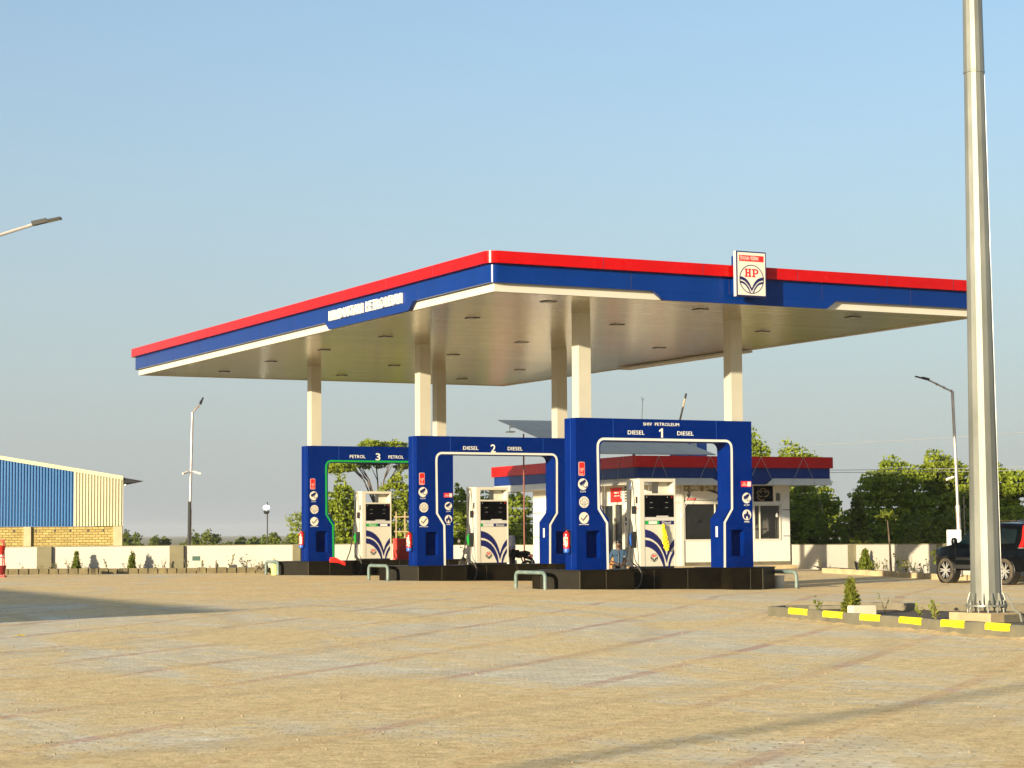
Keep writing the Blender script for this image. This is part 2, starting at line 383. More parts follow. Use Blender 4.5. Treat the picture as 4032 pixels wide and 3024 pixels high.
def blockwork():
    m, t, p = mk('blockwork')
    tc = N(t, 'ShaderNodeTexCoord'); sp = N(t, 'ShaderNodeSeparateXYZ'); t.links.new(tc.outputs['Object'], sp.inputs[0])
    nn = math_(t, 'MULTIPLY', math_(t, 'SUBTRACT', noise(t, tc.outputs['Object'], 3, 4), .5), .07)
    cb = N(t, 'ShaderNodeCombineXYZ'); t.links.new(math_(t, 'ADD', sp.outputs[0], nn), cb.inputs[0]); t.links.new(math_(t, 'ADD', sp.outputs[2], nn), cb.inputs[1])
    br = N(t, 'ShaderNodeTexBrick'); t.links.new(cb.outputs[0], br.inputs[0])
    br.inputs['Scale'].default_value = 1; br.inputs['Brick Width'].default_value = .42; br.inputs['Row Height'].default_value = .175
    br.inputs['Mortar Size'].default_value = .02; br.inputs['Mortar Smooth'].default_value = .5
    br.inputs['Color1'].default_value = (.27,.20,.06,1); br.inputs['Color2'].default_value = (.40,.31,.11,1); br.inputs['Mortar'].default_value = (.07,.045,.01,1)
    c = mixc(t, math_(t, 'MULTIPLY', ramp(t, noise(t, tc.outputs['Object'], 1.5, 6, .7), .4, .7), .45), br.outputs[0], (.19,.135,.045))
    t.links.new(c, p.inputs['Base Color']); p.inputs['Roughness'].default_value = .95
    bump(t, p, math_(t, 'MULTIPLY', br.outputs['Fac'], -1), .6, .03); return m
m_block = blockwork()
def glass(name, c, rough=.05, a=.35):
    m, t, p = mk(name); p.inputs['Base Color'].default_value = (*c, 1); p.inputs['Roughness'].default_value = rough
    p.inputs['Transmission Weight'].default_value = 0; p.inputs['Specular IOR Level'].default_value = .5
    p.inputs['Alpha'].default_value = a
    return m
m_glass = glass('window_glass', (.02,.022,.02), .06, .45)
m_carglass = paint('car_glass', (.002,.008,.012), .06, coat=.15, spec=.3)
def solar():
    m, t, p = mk('solar_cells'); tc = N(t, 'ShaderNodeTexCoord'); sp = N(t, 'ShaderNodeSeparateXYZ'); t.links.new(tc.outputs['Object'], sp.inputs[0])
    a = ramp(t, math_(t, 'PINGPONG', sp.outputs[0], .08), .0, .006, (1,1,1), (0,0,0)); b = ramp(t, math_(t, 'PINGPONG', sp.outputs[1], .08), .0, .006, (1,1,1), (0,0,0))
    c = mixc(t, math_(t, 'MAXIMUM', a, b), (.46,.39,.27), (.58,.50,.36))
    t.links.new(c, p.inputs['Base Color']); p.inputs['Roughness'].default_value = .45; p.inputs['Specular IOR Level'].default_value = .6
    return m
m_solar = solar()

# ------------------------------------------------------------------ ground
def grid_sheet(xs, ys, zf, name, mat):
    b = MB(); nx, ny = len(xs), len(ys)
    vs = [(x, y, zf(x, y)) for y in ys for x in xs]
    fs = [(j*nx+i, j*nx+i+1, (j+1)*nx+i+1, (j+1)*nx+i) for j in range(ny-1) for i in range(nx-1)]
    b.add(vs, fs); return b.build(name, mat)
YARD = [(-70,-75), (30,-75), (30,-2), (24.6,21.5), (24,46), (16.2,45.2), (7.2,22.6), (-24,38.4), (-70,50)]
g = grid_sheet([-6000,-900,-300,-90,-40,-.5,1,2,3,4,5.5,12,30,45,90,300,900,6000], [-6000,-900,-300,-90,-40,-10,0,4,8,12,16,30,47,60,90,160,300,900,6000],
    lambda x, y: gz(x,y)-.004 if (-45 < x < 46 and -95 < y < 48) else -2.2, 'ground', m_field); tag(g, kind='structure')
g = grid_sheet([-40+i*1.0 for i in range(0,40)]+[-.5,.5,1.5,2.5,3.5,4.5,5.5,8,12,16,20,24,29.5], [-89,-60,-40,-20,-10,-5,0,4,8,12,16,22,30,38,46],
    lambda x, y: gz(x,y), 'paving', m_paving); tag(g, kind='structure')

# ------------------------------------------------------------------ canopy
CX0, CX1, CY0, CY1, CZ = -4.3, 11.18, -3.58, 26.1, 7.51
can = thing('station_canopy', 'large flat forecourt canopy with red and blue fascia over the three fuel islands', 'canopy', (3.4, 11.2, 0))
can_o = Vector((3.4, 11.2, 0))
def rrect(x0, x1, y0, y1, r, n=6):
    pts = []
    for cx, cy, a0 in ((x1-r, y0+r, -90), (x1-r, y1-r, 0), (x0+r, y1-r, 90), (x0+r, y0+r, 180)):
        for k in range(n+1):
            a = R(a0+90*k/n); pts.append((cx+r*math.cos(a), cy+r*math.sin(a)))
    return pts
def ringwall(b, off, r, z0, z1, th=.12, T=None, mi=0, X=(CX0,CX1,CY0,CY1)):
    A = rrect(X[0]-off, X[1]+off, X[2]-off, X[3]+off, r); B = rrect(X[0]-off+th, X[1]+off-th, X[2]-off+th, X[3]+off-th, max(r-th, .01))
    n = len(A); vs = [(x,y,z0) for x,y in A]+[(x,y,z1) for x,y in A]+[(x,y,z0) for x,y in B]+[(x,y,z1) for x,y in B]; fs = []
    for i in range(n):
        j = (i+1) % n
        fs += [(i,j,n+j,n+i), (2*n+j,2*n+i,3*n+i,3*n+j), (n+i,n+j,3*n+j,3*n+i), (j,i,2*n+i,2*n+j)]
    b.add(vs, fs, T, mi)
CT = Matrix.Translation(-can_o)
m_seam = paint('seam_dark', (.03,.02,.06), .6)  # dark colour of the fascia panel joints
rb_ = MB(); ringwall(rb_, .28, .30, 8.20, 8.50, .2, CT)
b = MB(); ringwall(b, .14, .22, 7.725, 8.197, .16, CT)
for yy in (-.6,2.4,5.4,8.4,11.4,14.4,17.4,20.4,23.4): rb_.box(CX0-.283,CX0-.279,yy,yy+.012,8.205,8.495,CT,1); b.box(CX0-.143,CX0-.139,yy+1.2,yy+1.212,7.73,8.19,CT,1)
for xx in (-1.3,1.7,4.7,7.7,10.0): rb_.box(xx,xx+.012,CY0-.283,CY0-.279,8.205,8.495,CT,1); b.box(xx+.9,xx+.912,CY0-.143,CY0-.139,7.73,8.19,CT,1)
rb_.build('red_band', [m_red, m_seam], can, smooth=True)
# deeper blue drops behind lettering and behind the logo sign
def drop_front(b, xa, xb, y, mi=0, top=7.722, bot=7.50, sl=.31, T=CT):
    b.prism([(xa+sl, bot), (xb-sl, bot), (xb, top), (xa, top)], y, y+.12, T, mi)
drop_front(b, .27, 6.07, CY0-.14)
TL = CT @ Matrix.Rotation(R(-90),4,'Z')    # local x -> -Y world, facing -X : (x,y,z)->(y,-x,z)
b.prism([(-6.9, 7.50), (-1.25, 7.50), (-.95, 7.722), (-7.2, 7.722)], CX0-.14, CX0-.02, TL)
b.build('blue_band', [m_blue_c, m_seam], can, smooth=True)
b = MB(); ringwall(b, .0, .02, 7.512, 7.724, .1, CT); b.build('white_band', m_white, can)
b = MB(); b.box(CX0+.1, CX1-.1, CY0+.1, CY1-.1, 7.53, 7.58, CT); b.build('soffit', m_soffit, can)
b = MB(); b.box(CX0+.2, CX1-.2, CY0+.2, CY1-.2, 8.25, 8.32, CT); b.build('roof_deck', m_lgray, can)
b = MB()
for (xa, xb) in ((3.0, 7.4),): b.box(CX1-.5, CX1+.05, 8, 16, 7.44, 7.508, CT)
b.build('underside_gutter', m_lgray, can)
for st, a, c in (('HINDUSTAN', 6.72, 4.27), ('PETROLEUM', 4.0, 1.60)):
    b = MB(); b.text(st, -a, -c, 7.73, 8.02, CX0-.22, CX0-.142, TL, 0, .0); b.build('raised_lettering', m_letter, can)
for x in (-1.9, 2.8, 7.9):
    for y in (-2.0, 2.5, 8.5, 13.5, 18.4, 23.3):
        b = MB(); b.box(x-.17, x+.17, y-.17, y+.17, 7.512, 7.528, CT); l_ = b.build('downlight', m_dgray, can)
        b = MB(); b.box(x-.12, x+.12, y-.12, y+.12, 7.506, 7.511, CT); b.build('lens', m_lgray, l_)
for s, y in ((0, 0), (0, 10.39), (0, 19.69)):
    for x in (.15, 5.13):
        b = MB(); b.box(x, x+.38, y+.066, y+.45, 4.4, 7.53, CT)
        b.build('column', m_col, can)

def hp_logo(b, cx, cz, r, y0, th, T, ri, ni, ring=.055):
    """round emblem: navy ring and leaves, red letters"""
    P = lambda L, s=1: [(cx+s*x*r, cz+z*r) for x, z in L]
    y1 = y0+th
    b.ring(cx, cz, r, ring*r, y0, y1, 36, T, ni)
    u1 = [(-.985,.17),(-.8,.155),(-.6,.09),(-.43,.0),(-.2,-.25),(0,-.62)]; l1 = [(-.995,-.03),(-.8,-.06),(-.6,-.13),(-.43,-.25),(-.2,-.5),(0,-.85)]
    u2_ = [(-.985,-.12),(-.8,-.15),(-.6,-.22),(-.43,-.35),(-.22,-.6),(-.06,-.995)]; l2_ = [(-.95,-.28),(-.8,-.30),(-.62,-.36),(-.46,-.48),(-.27,-.72),(-.14,-.98)]
    for s in (1, -1): b.band(P(u1, s), P(l1, s), y0, y1, T, ni); b.band(P(u2_, s), P(l2_, s), y0, y1, T, ni)
    def bx(x0, x1, z0, z1): b.box(cx+x0*r, cx+x1*r, y0, y1, cz+z0*r, cz+z1*r, T, ri)
    z0, z1 = .15, .72
    for sx in (-.44, -.16):
        bx(sx-.055, sx+.075, z0+.09, z1-.09); bx(sx-.11, sx+.12, z0, z0+.09); bx(sx-.11, sx+.12, z1-.09, z1)
    bx(-.365, -.215, .39, .48)
    bx(.11, .24, z0+.09, z1-.09); bx(.05, .31, z0, z0+.09); bx(.05, .24, z1-.09, z1)
    A = [(.24, z1), (.42, z1-.01), (.54, z1-.09), (.56, .55), (.53, .43), (.42, .36), (.24, .35)]
    B = [(.24, z1-.09), (.38, z1-.1), (.42, z1-.14), (.43, .55), (.41, .47), (.37, .44), (.24, .435)]
    b.band(P(A), P(B), y0, y1, T, ri)

sg = thing('logo_sign', 'square white sign box with red letters and navy leaves on the canopy fascia', 'sign', (3.05, -3.72, 8.26))
b = MB(); b.box(-.47, .47, -.40, -.24, -.60, .60); b.build('sign_box', m_navy, sg, bevel=.01)
b = MB(); b.box(-.475, -.472, -.385, -.27, -.60, .60); b.build('side_strip', m_white, sg)
b = MB(); b.box(-.435, .435, -.404, -.4015, -.565, .565); fp = b.build('face_panel', m_sign, sg)
b = MB(); hp_logo(b, 0, -.14, .385, -.408, .003, None, 0, 1); b.build('emblem', [m_redp, m_navy], sg)
b = MB(); b.box(-.385, .385, -.407, -.4045, .33, .49); rp = b.build('red_plate', m_redp, sg)
b = MB()
# Devanagari name: hand-drawn strokes below a head line
def deva(b, x, z, h, y0, y1, T, mi, word, tk):
    """word: list of glyph stroke lists; each glyph is (advance, [polylines]) in unit height, head line at 1"""
    x0 = x
    for adv, strokes in word:
        for s in strokes: b.line([(x+px*h, z+pz*h) for px, pz in s], tk*h, y0, y1, T, mi)
        x += adv*h
    b.box(x0-.02*h, x-.08*h, y0, y1, z+h*.97, z+h*1.08, T, mi)
    return x
g_i = (.28, [[(.2,1),(.2,0)], [(.2,1),(.1,1.3),(.3,1.38),(.55,1.25),(.6,1.05)]])
g_aa = (.26, [[(.14,1),(.14,0)]])
g_ha = (.52, [[(.25,1),(.25,.8),(.1,.75),(.12,.6),(.35,.55),(.4,.35),(.2,.25),(.3,.0),(.45,-.05)]])
g_na = (.55, [[(.42,1),(.42,0)], [(.42,.5),(.15,.5),(.08,.38),(.15,.28),(.22,.35)]])
g_du = (.55, [[(.3,1),(.3,.8),(.12,.65),(.15,.4),(.35,.38),(.42,.1)], [(.2,-.1),(.35,-.25),(.45,-.1)]])
g_s = (.5, [[(.1,1),(.28,.8),(.1,.55),(.1,.5),(.35,.15)], [(.2,.5),(.48,.5)]])
g_ta = (.5, [[(.38,1),(.38,0)], [(.38,.6),(.15,.6),(.08,.4),(.2,.15)]])
g_pa = (.52, [[(.4,1),(.4,0)], [(.1,1),(.1,.55),(.2,.4),(.4,.45)]])
g_e = (-.0, [[(-.12,1),(-.25,1.3),(-.4,1.38)]])
g_tra = (.52, [[(.3,1),(.3,.8),(.12,.65),(.12,.4),(.3,.3),(.42,.4)], [(.3,.3),(.12,.05)], [(.3,.3),(.46,.05)]])
g_o = (.26, [[(.14,1),(.14,0)], [(.14,1),(0,1.3),(-.15,1.38)]])
g_la = (.62, [[(.5,1),(.5,0)], [(.5,.6),(.32,.75),(.26,.45),(.12,.7),(.06,.4),(.16,.15)]])
g_ya = (.52, [[(.4,1),(.4,0)], [(.12,1),(.22,.85),(.1,.6),(.15,.4),(.4,.42)]])
g_ma = (.52, [[(.4,1),(.4,0)], [(.12,1),(.12,.35),(.05,.25),(.4,.35)]])
W1 = [g_i, g_ha, g_na, g_du, g_s, g_ta, g_aa, g_na]; W2 = [g_pa, g_e, g_tra, g_o, g_i, g_la, g_ya, g_ma]
x_ = deva(b, -.355, .365, .078, -.409, -.4075, None, 0, W1, .10)
deva(b, x_+.035, .365, .078, -.409, -.4075, None, 0, W2, .10)
b.build('lettering', m_letter, rp)
for bx0 in (-.36,.28): b = MB(); b.box(bx0, bx0+.08, -.24, 0, -.5, .5); b.build('bracket', m_blue_c, sg)

# ------------------------------------------------------------------ fuel islands and gates
def isl_poly():
    # dog-bone plan: wide nosed ends, narrow waist
    return [(-.98,.30),(-.19,-.5),(1.5,-.5),(1.5,.10),(4.72,.10),(4.72,-.5),(5.72,-.5),(6.68,.30),(6.68,.75),(5.72,1.5),(4.72,1.5),(4.72,.95),(1.5,.95),(1.5,1.5),(-.19,1.5),(-.98,.75)]
def island(y, top, label):
    t = thing('fuel_island', label, 'island', (2.85, y+.5, gz(2.85, y)), 0, 'raised fuel islands')
    T = Matrix.Translation((-2.85, -.5, -gz(2.85, y)))
    P = isl_poly(); n = len(P); b = MB()
    vs = [(x, yy, -.3) for x, yy in P]+[(x, yy, top-.03) for x, yy in P]
    fs = [(i, (i+1) % n, n+(i+1) % n, n+i) for i in range(n)]
    b.add(vs, fs, T); pl_ = b
    b = MB()
    # coping slab, slightly proud
    def scale(p, k=.02):
        return (p[0]+(k if p[0] > 2.85 else -k), p[1]+(k if p[1] > .5 else -k))
    Q = [scale(p) for p in P]
    Tz = T @ Matrix(((1,0,0,0),(0,0,1,0),(0,1,0,0),(0,0,0,1)))
    parts = [[Q[0],Q[1],Q[2],Q[13],Q[14],Q[15]], [Q[3],Q[4],Q[11],Q[12]], [Q[5],Q[6],Q[7],Q[8],Q[9],Q[10]]]
    for q in parts:
        m = len(q); b.add([(x,yy,top-.03) for x,yy in q]+[(x,yy,top) for x,yy in q], [tuple(range(m-1,-1,-1)), tuple(range(m,2*m))]+[(i,(i+1) % m,m+(i+1) % m,m+i) for i in range(m)], T)
    b.build('coping', m_granite, t)
    b = pl_
    for x in (.62, 5.30): b.box(x, x+.012, -.504, -.499, -.25, top-.031, T, 1)
    for x in (2.5, 3.6): b.box(x, x+.012, .096, .101, -.25, top-.031, T, 1)
    b.box(-.2, -.18, -.51, -.49, -.25, top-.031, T, 1); b.box(5.71, 5.73, -.51, -.49, -.25, top-.031, T, 1)
    b.build('plinth_face', [m_granite, m_joint], t)
    return t
island(0, .48, 'nearest raised black granite fuel island, under gate number 1')
island(10.39, .48, 'middle raised black granite fuel island, under gate number 2')
island(19.69, .54, 'farthest raised black granite fuel island, with a red cloth on its edge')

def arc(cx, cz, r, a0, a1, n=5): return [(cx+r*math.cos(R(a0+(a1-a0)*k/n)), cz+r*math.sin(R(a0+(a1-a0)*k/n))) for k in range(n+1)]
def sticker(par, nm, cx, cz, r, kind):
    b = MB(); b.disc(cx, cz, r, -.004, 0, mi=0, rz=r*1.03)
    y0, y1 = -.007, -.004
    if kind == 'camera':
        b.line([(cx-.10,cz+.0),(cx+.08,cz+.10)], .075, y0, y1, mi=1); b.line([(cx-.07,cz-.045),(cx+.06,cz+.03)], .02, y0, y1, mi=1)
        b.line([(cx+.01,cz-.02),(cx+.03,cz-.08),(cx+.10,cz-.09)], .018, y0, y1, mi=1); b.line([(cx+.11,cz-.04),(cx+.11,cz-.13)], .02, y0, y1, mi=1)
    elif kind == 'cloud':
        P = [(cx-.10,cz-.05),(cx-.13,cz-.01),(cx-.11,cz+.04),(cx-.06,cz+.06),(cx-.03,cz+.11),(cx+.03,cz+.11),(cx+.07,cz+.06),(cx+.12,cz+.03),(cx+.13,cz-.02),(cx+.09,cz-.05),(cx-.10,cz-.05)]
        b.line(P, .014, y0, y1, mi=2); b.text('CO2', cx-.065, cx+.065, cz-.02, cz+.035, y0, y1, mi=2)
        for dx, l in ((-.05,.06),(0,.09),(.05,.05)): b.line([(cx+dx,cz-.06),(cx+dx,cz-.06-l)], .014, y0, y1, mi=2)
    elif kind == 'tick':
        b.line([(cx-.09,cz-.0),(cx-.03,cz-.07),(cx+.10,cz+.08)], .035, y0, y1, mi=2)
    elif kind == 'flame':
        b.prism([(cx-.03,cz-.13),(cx-.10,cz-.08),(cx-.11,cz-.01),(cx-.06,cz+.05),(cx-.05,cz+.01),(cx-.01,cz+.07),(cx-.005,cz+.14),(cx+.05,cz+.07),(cx+.06,cz+.0),(cx+.085,cz+.03),(cx+.11,cz-.04),(cx+.09,cz-.10),(cx+.04,cz-.13),(cx+.03,cz-.06),(cx+.0,cz-.02),(cx-.035,cz-.07)][::-1][::-1], y0, y1, mi=1)
    o = b.build(nm, [m_sign, m_navy, m_dgray], par)
    return o
def gate(y, base, top, label, words, nums, stripe, name=None, right='full'):
    t = thing('dispenser_gate', label, 'gate', (0, y, base), 0, 'blue portal gates over the dispensers')
    H = top-base; W = 5.75; D = .64
    z = lambda v: v-.49+ (0)
    outer = [(0,0)]
    opn_l = [(1.02,0),(1.02,z(1.86)),(.90,z(2.0)),(.78,z(2.15)),(.76,z(2.27))]+arc(.95,z(3.83),.19,180,90,5)
    opn_r = [(W-1-.02,0)]
    right_pts = [(W-x, zz) for x, zz in opn_l][::-1]
    P = [(0,0)]+opn_l+right_pts+[(W,0),(W,H),(0,H)]
    # frame front as legs + header so faces stay planar and clean
    b = MB()
    rec = (.30,.74,.32,1.06)   # recess x0,x1,z0,z1
    L = [(0,0)]+opn_l
    zt = z(3.83)
    def leg(mir):
        # leg with rectangular recess: built as strips
        F = (lambda p: (W-p[0], p[1])) if mir else (lambda p: p)
        def pr(pts, y0=0, y1=D):
            q = [F(p) for p in pts]
            if mir: q = q[::-1]
            b.prism(q, y0, y1)
        x0,x1,a,c = rec
        pr([(0,0),(x0,0),(x0,1.37),(0,1.37)]); pr([(x0,0),(x1,0),(x1,a),(x0,a)]); pr([(x0,c),(x1,c),(x1,1.37),(x0,1.37)])
        pr([(x1,0),(1.02,0),(1.02,1.37),(x1,1.37)]); pr([(x0,a),(x1,a),(x1,c),(x0,c)], .22, D)
        pr([(0,1.37),(1.02,1.37),(.90,1.51),(.78,1.66),(.76,1.78),(.76,zt),(0,zt)])
    leg(False); leg(True)
    a1 = arc(.95,zt,.19,180,90,6); a2 = [(W-x, zz) for x, zz in a1][::-1]
    b.prism([(0,zt)]+a1+a2+[(W,zt),(W,H),(0,H)], 0, D)
    for x in (1.18, 4.55): b.box(x, x+.008, -.0015, .001, z(4.0)+.02, H-.002, None, 1)
    b.box(-.0015, .001, .30, .308, .02, H-.02, None, 1)
    b.build('gate_frame', [m_blue, m_bluep], t)
    s = z(0)
    mid = [(.97,0),(.955,z(1.76)),(.70,z(2.14)),(.685,z(3.80))]+arc(.88,z(3.88),.19,180,90,5)
    mid = mid+[(W-x, zz) for x, zz in mid][::-1]
    b = MB(); b.line(mid, .068, -.006, 0); b.build('outline_stripe', stripe, t)
    zc = z(4.26 if name else 4.24)
    hh = .058
    for wd, xa, xb in words: b = MB(); b.text(wd, xa, xb, zc-hh, zc+hh, -.006, 0, off=.004); b.build('lettering', m_letter, t)
    b = MB()
    if nums == '1': b.prism([(2.73,zc-.13),(2.785,zc-.13),(2.785,zc+.13),(2.745,zc+.13),(2.66,zc+.075),(2.67,zc+.03),(2.73,zc+.06)], -.006, 0)
    else: b.text(nums, 2.63, 2.81, zc-.13, zc+.13, -.006, 0, off=.012)
    b.build('number', m_letter, t)
    if name:
        for wd, xa, xb in zip(name.split(), (2.15, 2.53), (2.43, 3.32)): b = MB(); b.text(wd, xa, xb, z(4.46), z(4.545), -.006, 0); b.build('lettering', m_letter, t)
    # left leg stickers
    b = MB(); b.prism(rr(.08,.27,z(3.05),z(3.43),.03), -.004, 0); so_ = b.build('club_sticker', m_stripe, t)
    b = MB(); b.prism(rr(.09,.26,z(3.06),z(3.42),.02), -.007, -.0042, mi=0); b.text('CLUB', .115, .235, z(3.22), z(3.26), -.010, -.007, mi=1); b.text('HP', .145,.205,z(3.165),z(3.205), -.010, -.007, mi=1)
    b.text('STAR', .115,.22,z(3.08),z(3.115), -.010, -.007, mi=1); b.build('sticker_face', [m_redp, m_letter], so_)
    c1 = sticker(t, 'camera_sticker', .21, z(2.82), .153, 'camera'); b = MB(); b.text('CCTV', .12,.30,z(2.595),z(2.64), -.005, 0); b.build('caption', m_letter, c1)
    sticker(t, 'emission_sticker', .24, z(2.33), .153, 'cloud')
    c2 = sticker(t, 'quality_sticker', .235, z(1.90), .153, 'tick'); b = MB(); b.text('QUALITY & QUANTITY', .08,.39,z(1.705),z(1.735), -.005, 0); b.build('caption', m_letter, c2)
    # right leg
    b = MB(); b.box(5.37,5.71,-.004,0,z(2.77),z(2.93)); q = b.build('no_smoking_sticker', m_redp, t)
    b = MB(); b.box(5.385,5.57,-.007,-.0042,z(2.785),z(2.915), mi=0); b.ring(5.635,z(2.85),.055,.014,-.007,-.0042,20,mi=1); b.line([(5.60,z(2.89)),(5.67,z(2.81))],.014,-.007,-.0042,mi=1)
    b.box(5.58,5.70,-.0055,-.0041,z(2.785),z(2.915), mi=1)
    b.text('NO SMOKING', 5.40, 5.555, z(2.80), z(2.84), -.009, -.0072, mi=1); b.text('NO', 5.44, 5.51, z(2.855), z(2.9), -.009, -.0072, mi=1)
    b.build('sticker_face', [m_redp, m_stripe], q)
    c3 = sticker(t, 'camera_sticker', 5.55, z(2.45), .148, 'camera'); b = MB(); b.text('CCTV', 5.46,5.64,z(2.23),z(2.27), -.005, 0); b.build('caption', m_letter, c3)
    c4 = sticker(t, 'fire_sticker', 5.55, z(1.97), .148, 'flame'); b = MB(); b.text('FIRE', 5.465,5.635,z(1.755),z(1.795), -.005, 0); b.build('caption', m_letter, c4)
    # small white payment card holder on the inner right face
    b = MB(); b.box(4.722,4.73,.26,.36,.86,1.16) if nums != '3' else b.box(4.722,4.73,.30,.33,.9,1.0)
    b.build('card_holder', m_stripe, t)
    return t
def rr(x0,x1,z0,z1,r):
    pts = []
    for cx, cz, a in ((x1-r,z0+r,-90),(x1-r,z1-r,0),(x0+r,z1-r,90),(x0+r,z0+r,180)): pts += arc(cx,cz,r,a,a+90,3)
    return pts
gate(0, .48, 4.63, 'nearest and rightmost blue gate, numbered 1, with two lines of white lettering', [('DIESEL',1.65,2.18),('DIESEL',3.26,3.79)], '1', m_stripe, 'SHIV  PETROLEUM')
gate(10.39, .48, 4.60, 'middle blue gate numbered 2, lettered DIESEL, with white outline', [('DIESEL',1.64,2.18),('DIESEL',3.25,3.79)], '2', m_stripe)
gate(19.69, .54, 4.66, 'farthest and leftmost blue gate numbered 3, lettered PETROL, with green outline', [('PETROL',1.61,2.22),('PETROL',3.14,3.74)], '3', m_green)

# ------------------------------------------------------------------ dispensers
def dispenser(y, base, label, kind, x=2.1):
    t = thing('fuel_dispenser', label, 'fuel pump', (x+.6, y+.5, base), 0, 'fuel dispensers on the islands')
    T = Matrix.Translation((-.6, -.35, 0)); W = 1.17; D = .72; H = 2.5
    b = MB()
    b.box(.0, .15, .0, D, .06, H, T); b.box(W-.055, W, .0, D, .06, H, T)
    b.box(.15, W-.055, .0, D, H-.09, H, T); b.box(.15, W-.055, 0, D, 2.04, 2.09, T)             # top and shelf
    b.box(.15, W-.055, .012, D-.012, .06, 2.04, T)
    b.box(.80, W-.055, .30, D-.05, 2.0902, H-.0902, T)
    b.build('cabinet', m_disp, t, bevel=.006)
    b = MB(); b.box(.04, W-.04, .05, D-.05, 0, .06, T); b.build('base_frame', m_black, t)
    b = MB(); b.box(.165, W-.065, -.002, .013, 1.43, 2.035, T, 0)
    b.box(.53,.92,-.006,-.003,1.43,1.465,T,1); b.box(.32,.42,-.004,-.0025,1.83,1.835,T,1); b.box(.82,.92,-.004,-.0025,1.83,1.835,T,1)
    b.box(.32,.42,-.004,-.0025,1.69,1.695,T,1); b.box(.82,.92,-.004,-.0025,1.69,1.695,T,1)
    for xx in (.22, .90): b.disc(xx, 1.985, .012, -.005, -.0025, 10, T, 1)
    sc = b.build('display', [m_screen, m_lgray], t)
    b = MB(); b.disc(1.04, 1.985, .016, -.005, -.0025, 10, T); b.build('warning_light', m_redp, sc)
    b = MB(); b.box(.165, W-.065, .004, .013, 1.34, 1.42, T)
    for i in range(14): b.box(.30+i*.05, .325+i*.05, -.0, .004, 1.352, 1.408, T)
    b.build('vent_grille', m_lgray, t)
    # product strip
    b = MB(); b.box(.165, W-.065, -.002, .012, 1.225, 1.325, T, 0)
    if kind == 'Petrol':
        b.box(.165,.62,-.004,-.0022,1.228,1.322,T,2); b.text('Petrol', .29,.52,1.24,1.31,-.006,-.0042,T,1); b.box(.72,1.0,-.004,-.0022,1.24,1.31,T,1)
    else:
        b.box(.165,.62 if kind == 'Diesel1' else .23,-.004,-.0022,1.228,1.322,T,2); b.text('Diesel', .72,1.0,1.24,1.31,-.006,-.0042,T,1)
        b.box(.28,.55,-.004-.0022,-.0042,1.24,1.31,T,1) if kind == 'Diesel1' else b.box(.24,.62,-.004,-.0022,1.228,1.322,T,3)
    b.build('product_strip', [m_navy, m_letter, m_green, m_lgray], t)
    # lower panel graphics
    f = lambda L: [(.165+(px-670)/472*.95, 1.09-(py-965)*.001727) for px, py in L]
    U1 = [(672,965),(740,985),(800,1015),(860,1062),(915,1130),(960,1220),(990,1310),(1012,1400)]; L1 = [(672,1096),(740,1108),(800,1138),(860,1185),(915,1255),(960,1345),(990,1430),(1012,1510)]
    U2 = [(672,1135),(740,1146),(800,1175),(850,1215),(900,1280),(940,1360),(970,1450),(990,1583)]; L2 = [(672,1245),(730,1256),(785,1285),(835,1325),(880,1385),(915,1450),(945,1520),(968,1583)]
    V1 = [(1012,1400),(1035,1310),(1065,1235),(1100,1175),(1141,1125)]; K1 = [(1012,1510),(1035,1410),(1065,1335),(1100,1282),(1141,1238)]
    V2 = [(1035,1583),(1045,1500),(1070,1415),(1102,1350),(1141,1290)]; K2 = [(1058,1583),(1070,1525),(1090,1465),(1113,1412),(1141,1368)]
    b = MB()
    for A, B in ((U1,L1),(U2,L2),(V1,K1),(V2,K2)): b.band(f(A), f(B), .004, .012, T)
    b.build('leaf_graphic', m_navy, t)
    b = MB(); hp_logo(b, .45, .30, .115, .006, .006, T, 0, 1, .07); b.build('emblem', [m_redp, m_dgray], t)
    # left side fittings: card slot, keypad, nozzle pocket with nozzle
    Ls = Matrix.Translation((-.6, -.35, 0)) @ Matrix.Rotation(R(-90),4,'Z')   # (x,y,z)->(y,-x,z): facing -X, x runs to -Y
    b = MB(); b.box(-.22,-.12,-.006,0,1.81,2.0,Ls); b.box(-.42,-.18,-.02,0,1.52,1.74,Ls); b.build('keypad', m_black, t)
    b = MB(); b.disc(-.14,1.66,.02,-.012,0,10,Ls); b.build('stop_button', m_redp, t)
    b = MB(); b.box(-.40,-.20,-.05,0,.58,1.03,Ls); npk = b.build('nozzle_pocket', m_black, t)
    ncol = m_green if kind != 'Diesel1' else m_bluep
    b = MB(); b.tube([(-.62-.09,-.02,.98),(-.62-.13,-.02,.88),(-.60-.13,-.02,.76),(-.62-.09,-.02,.64)], [.018,.06,.055,.03], 8); b.build('nozzle_grip', ncol, t, smooth=True)
    b = MB(); b.tube([(-.62-.09,-.02,.98),(-.62-.04,-.02,1.02)], .016, 6); b.build('spout', m_chrome, t)
    # hoses: mast arm, long loop
    b = MB()
    pts = [(-.66,.0,2.40),(-.70,-.05,2.28),(-.78,-.15,1.8),(-.92,-.3,1.1),(-1.12,-.5,.4),(-1.32,-.62,-.02)]
    loop = [(-1.27,-.66,-.30),(-1.08,-.68,-.49),(-.88,-.68,-.49),(-.76,-.66,-.28),(-.73,-.6,-.1),(-.78,-.5,.05),(-.82,-.3,.16),(-.80,-.15,.30),(-.74,-.06,.5),(-.71,-.02,.66)]
    P = smoothpath(pts+loop)
    b.tube(P, .021, 8); b.build('hose', m_rubber, t, smooth=True)
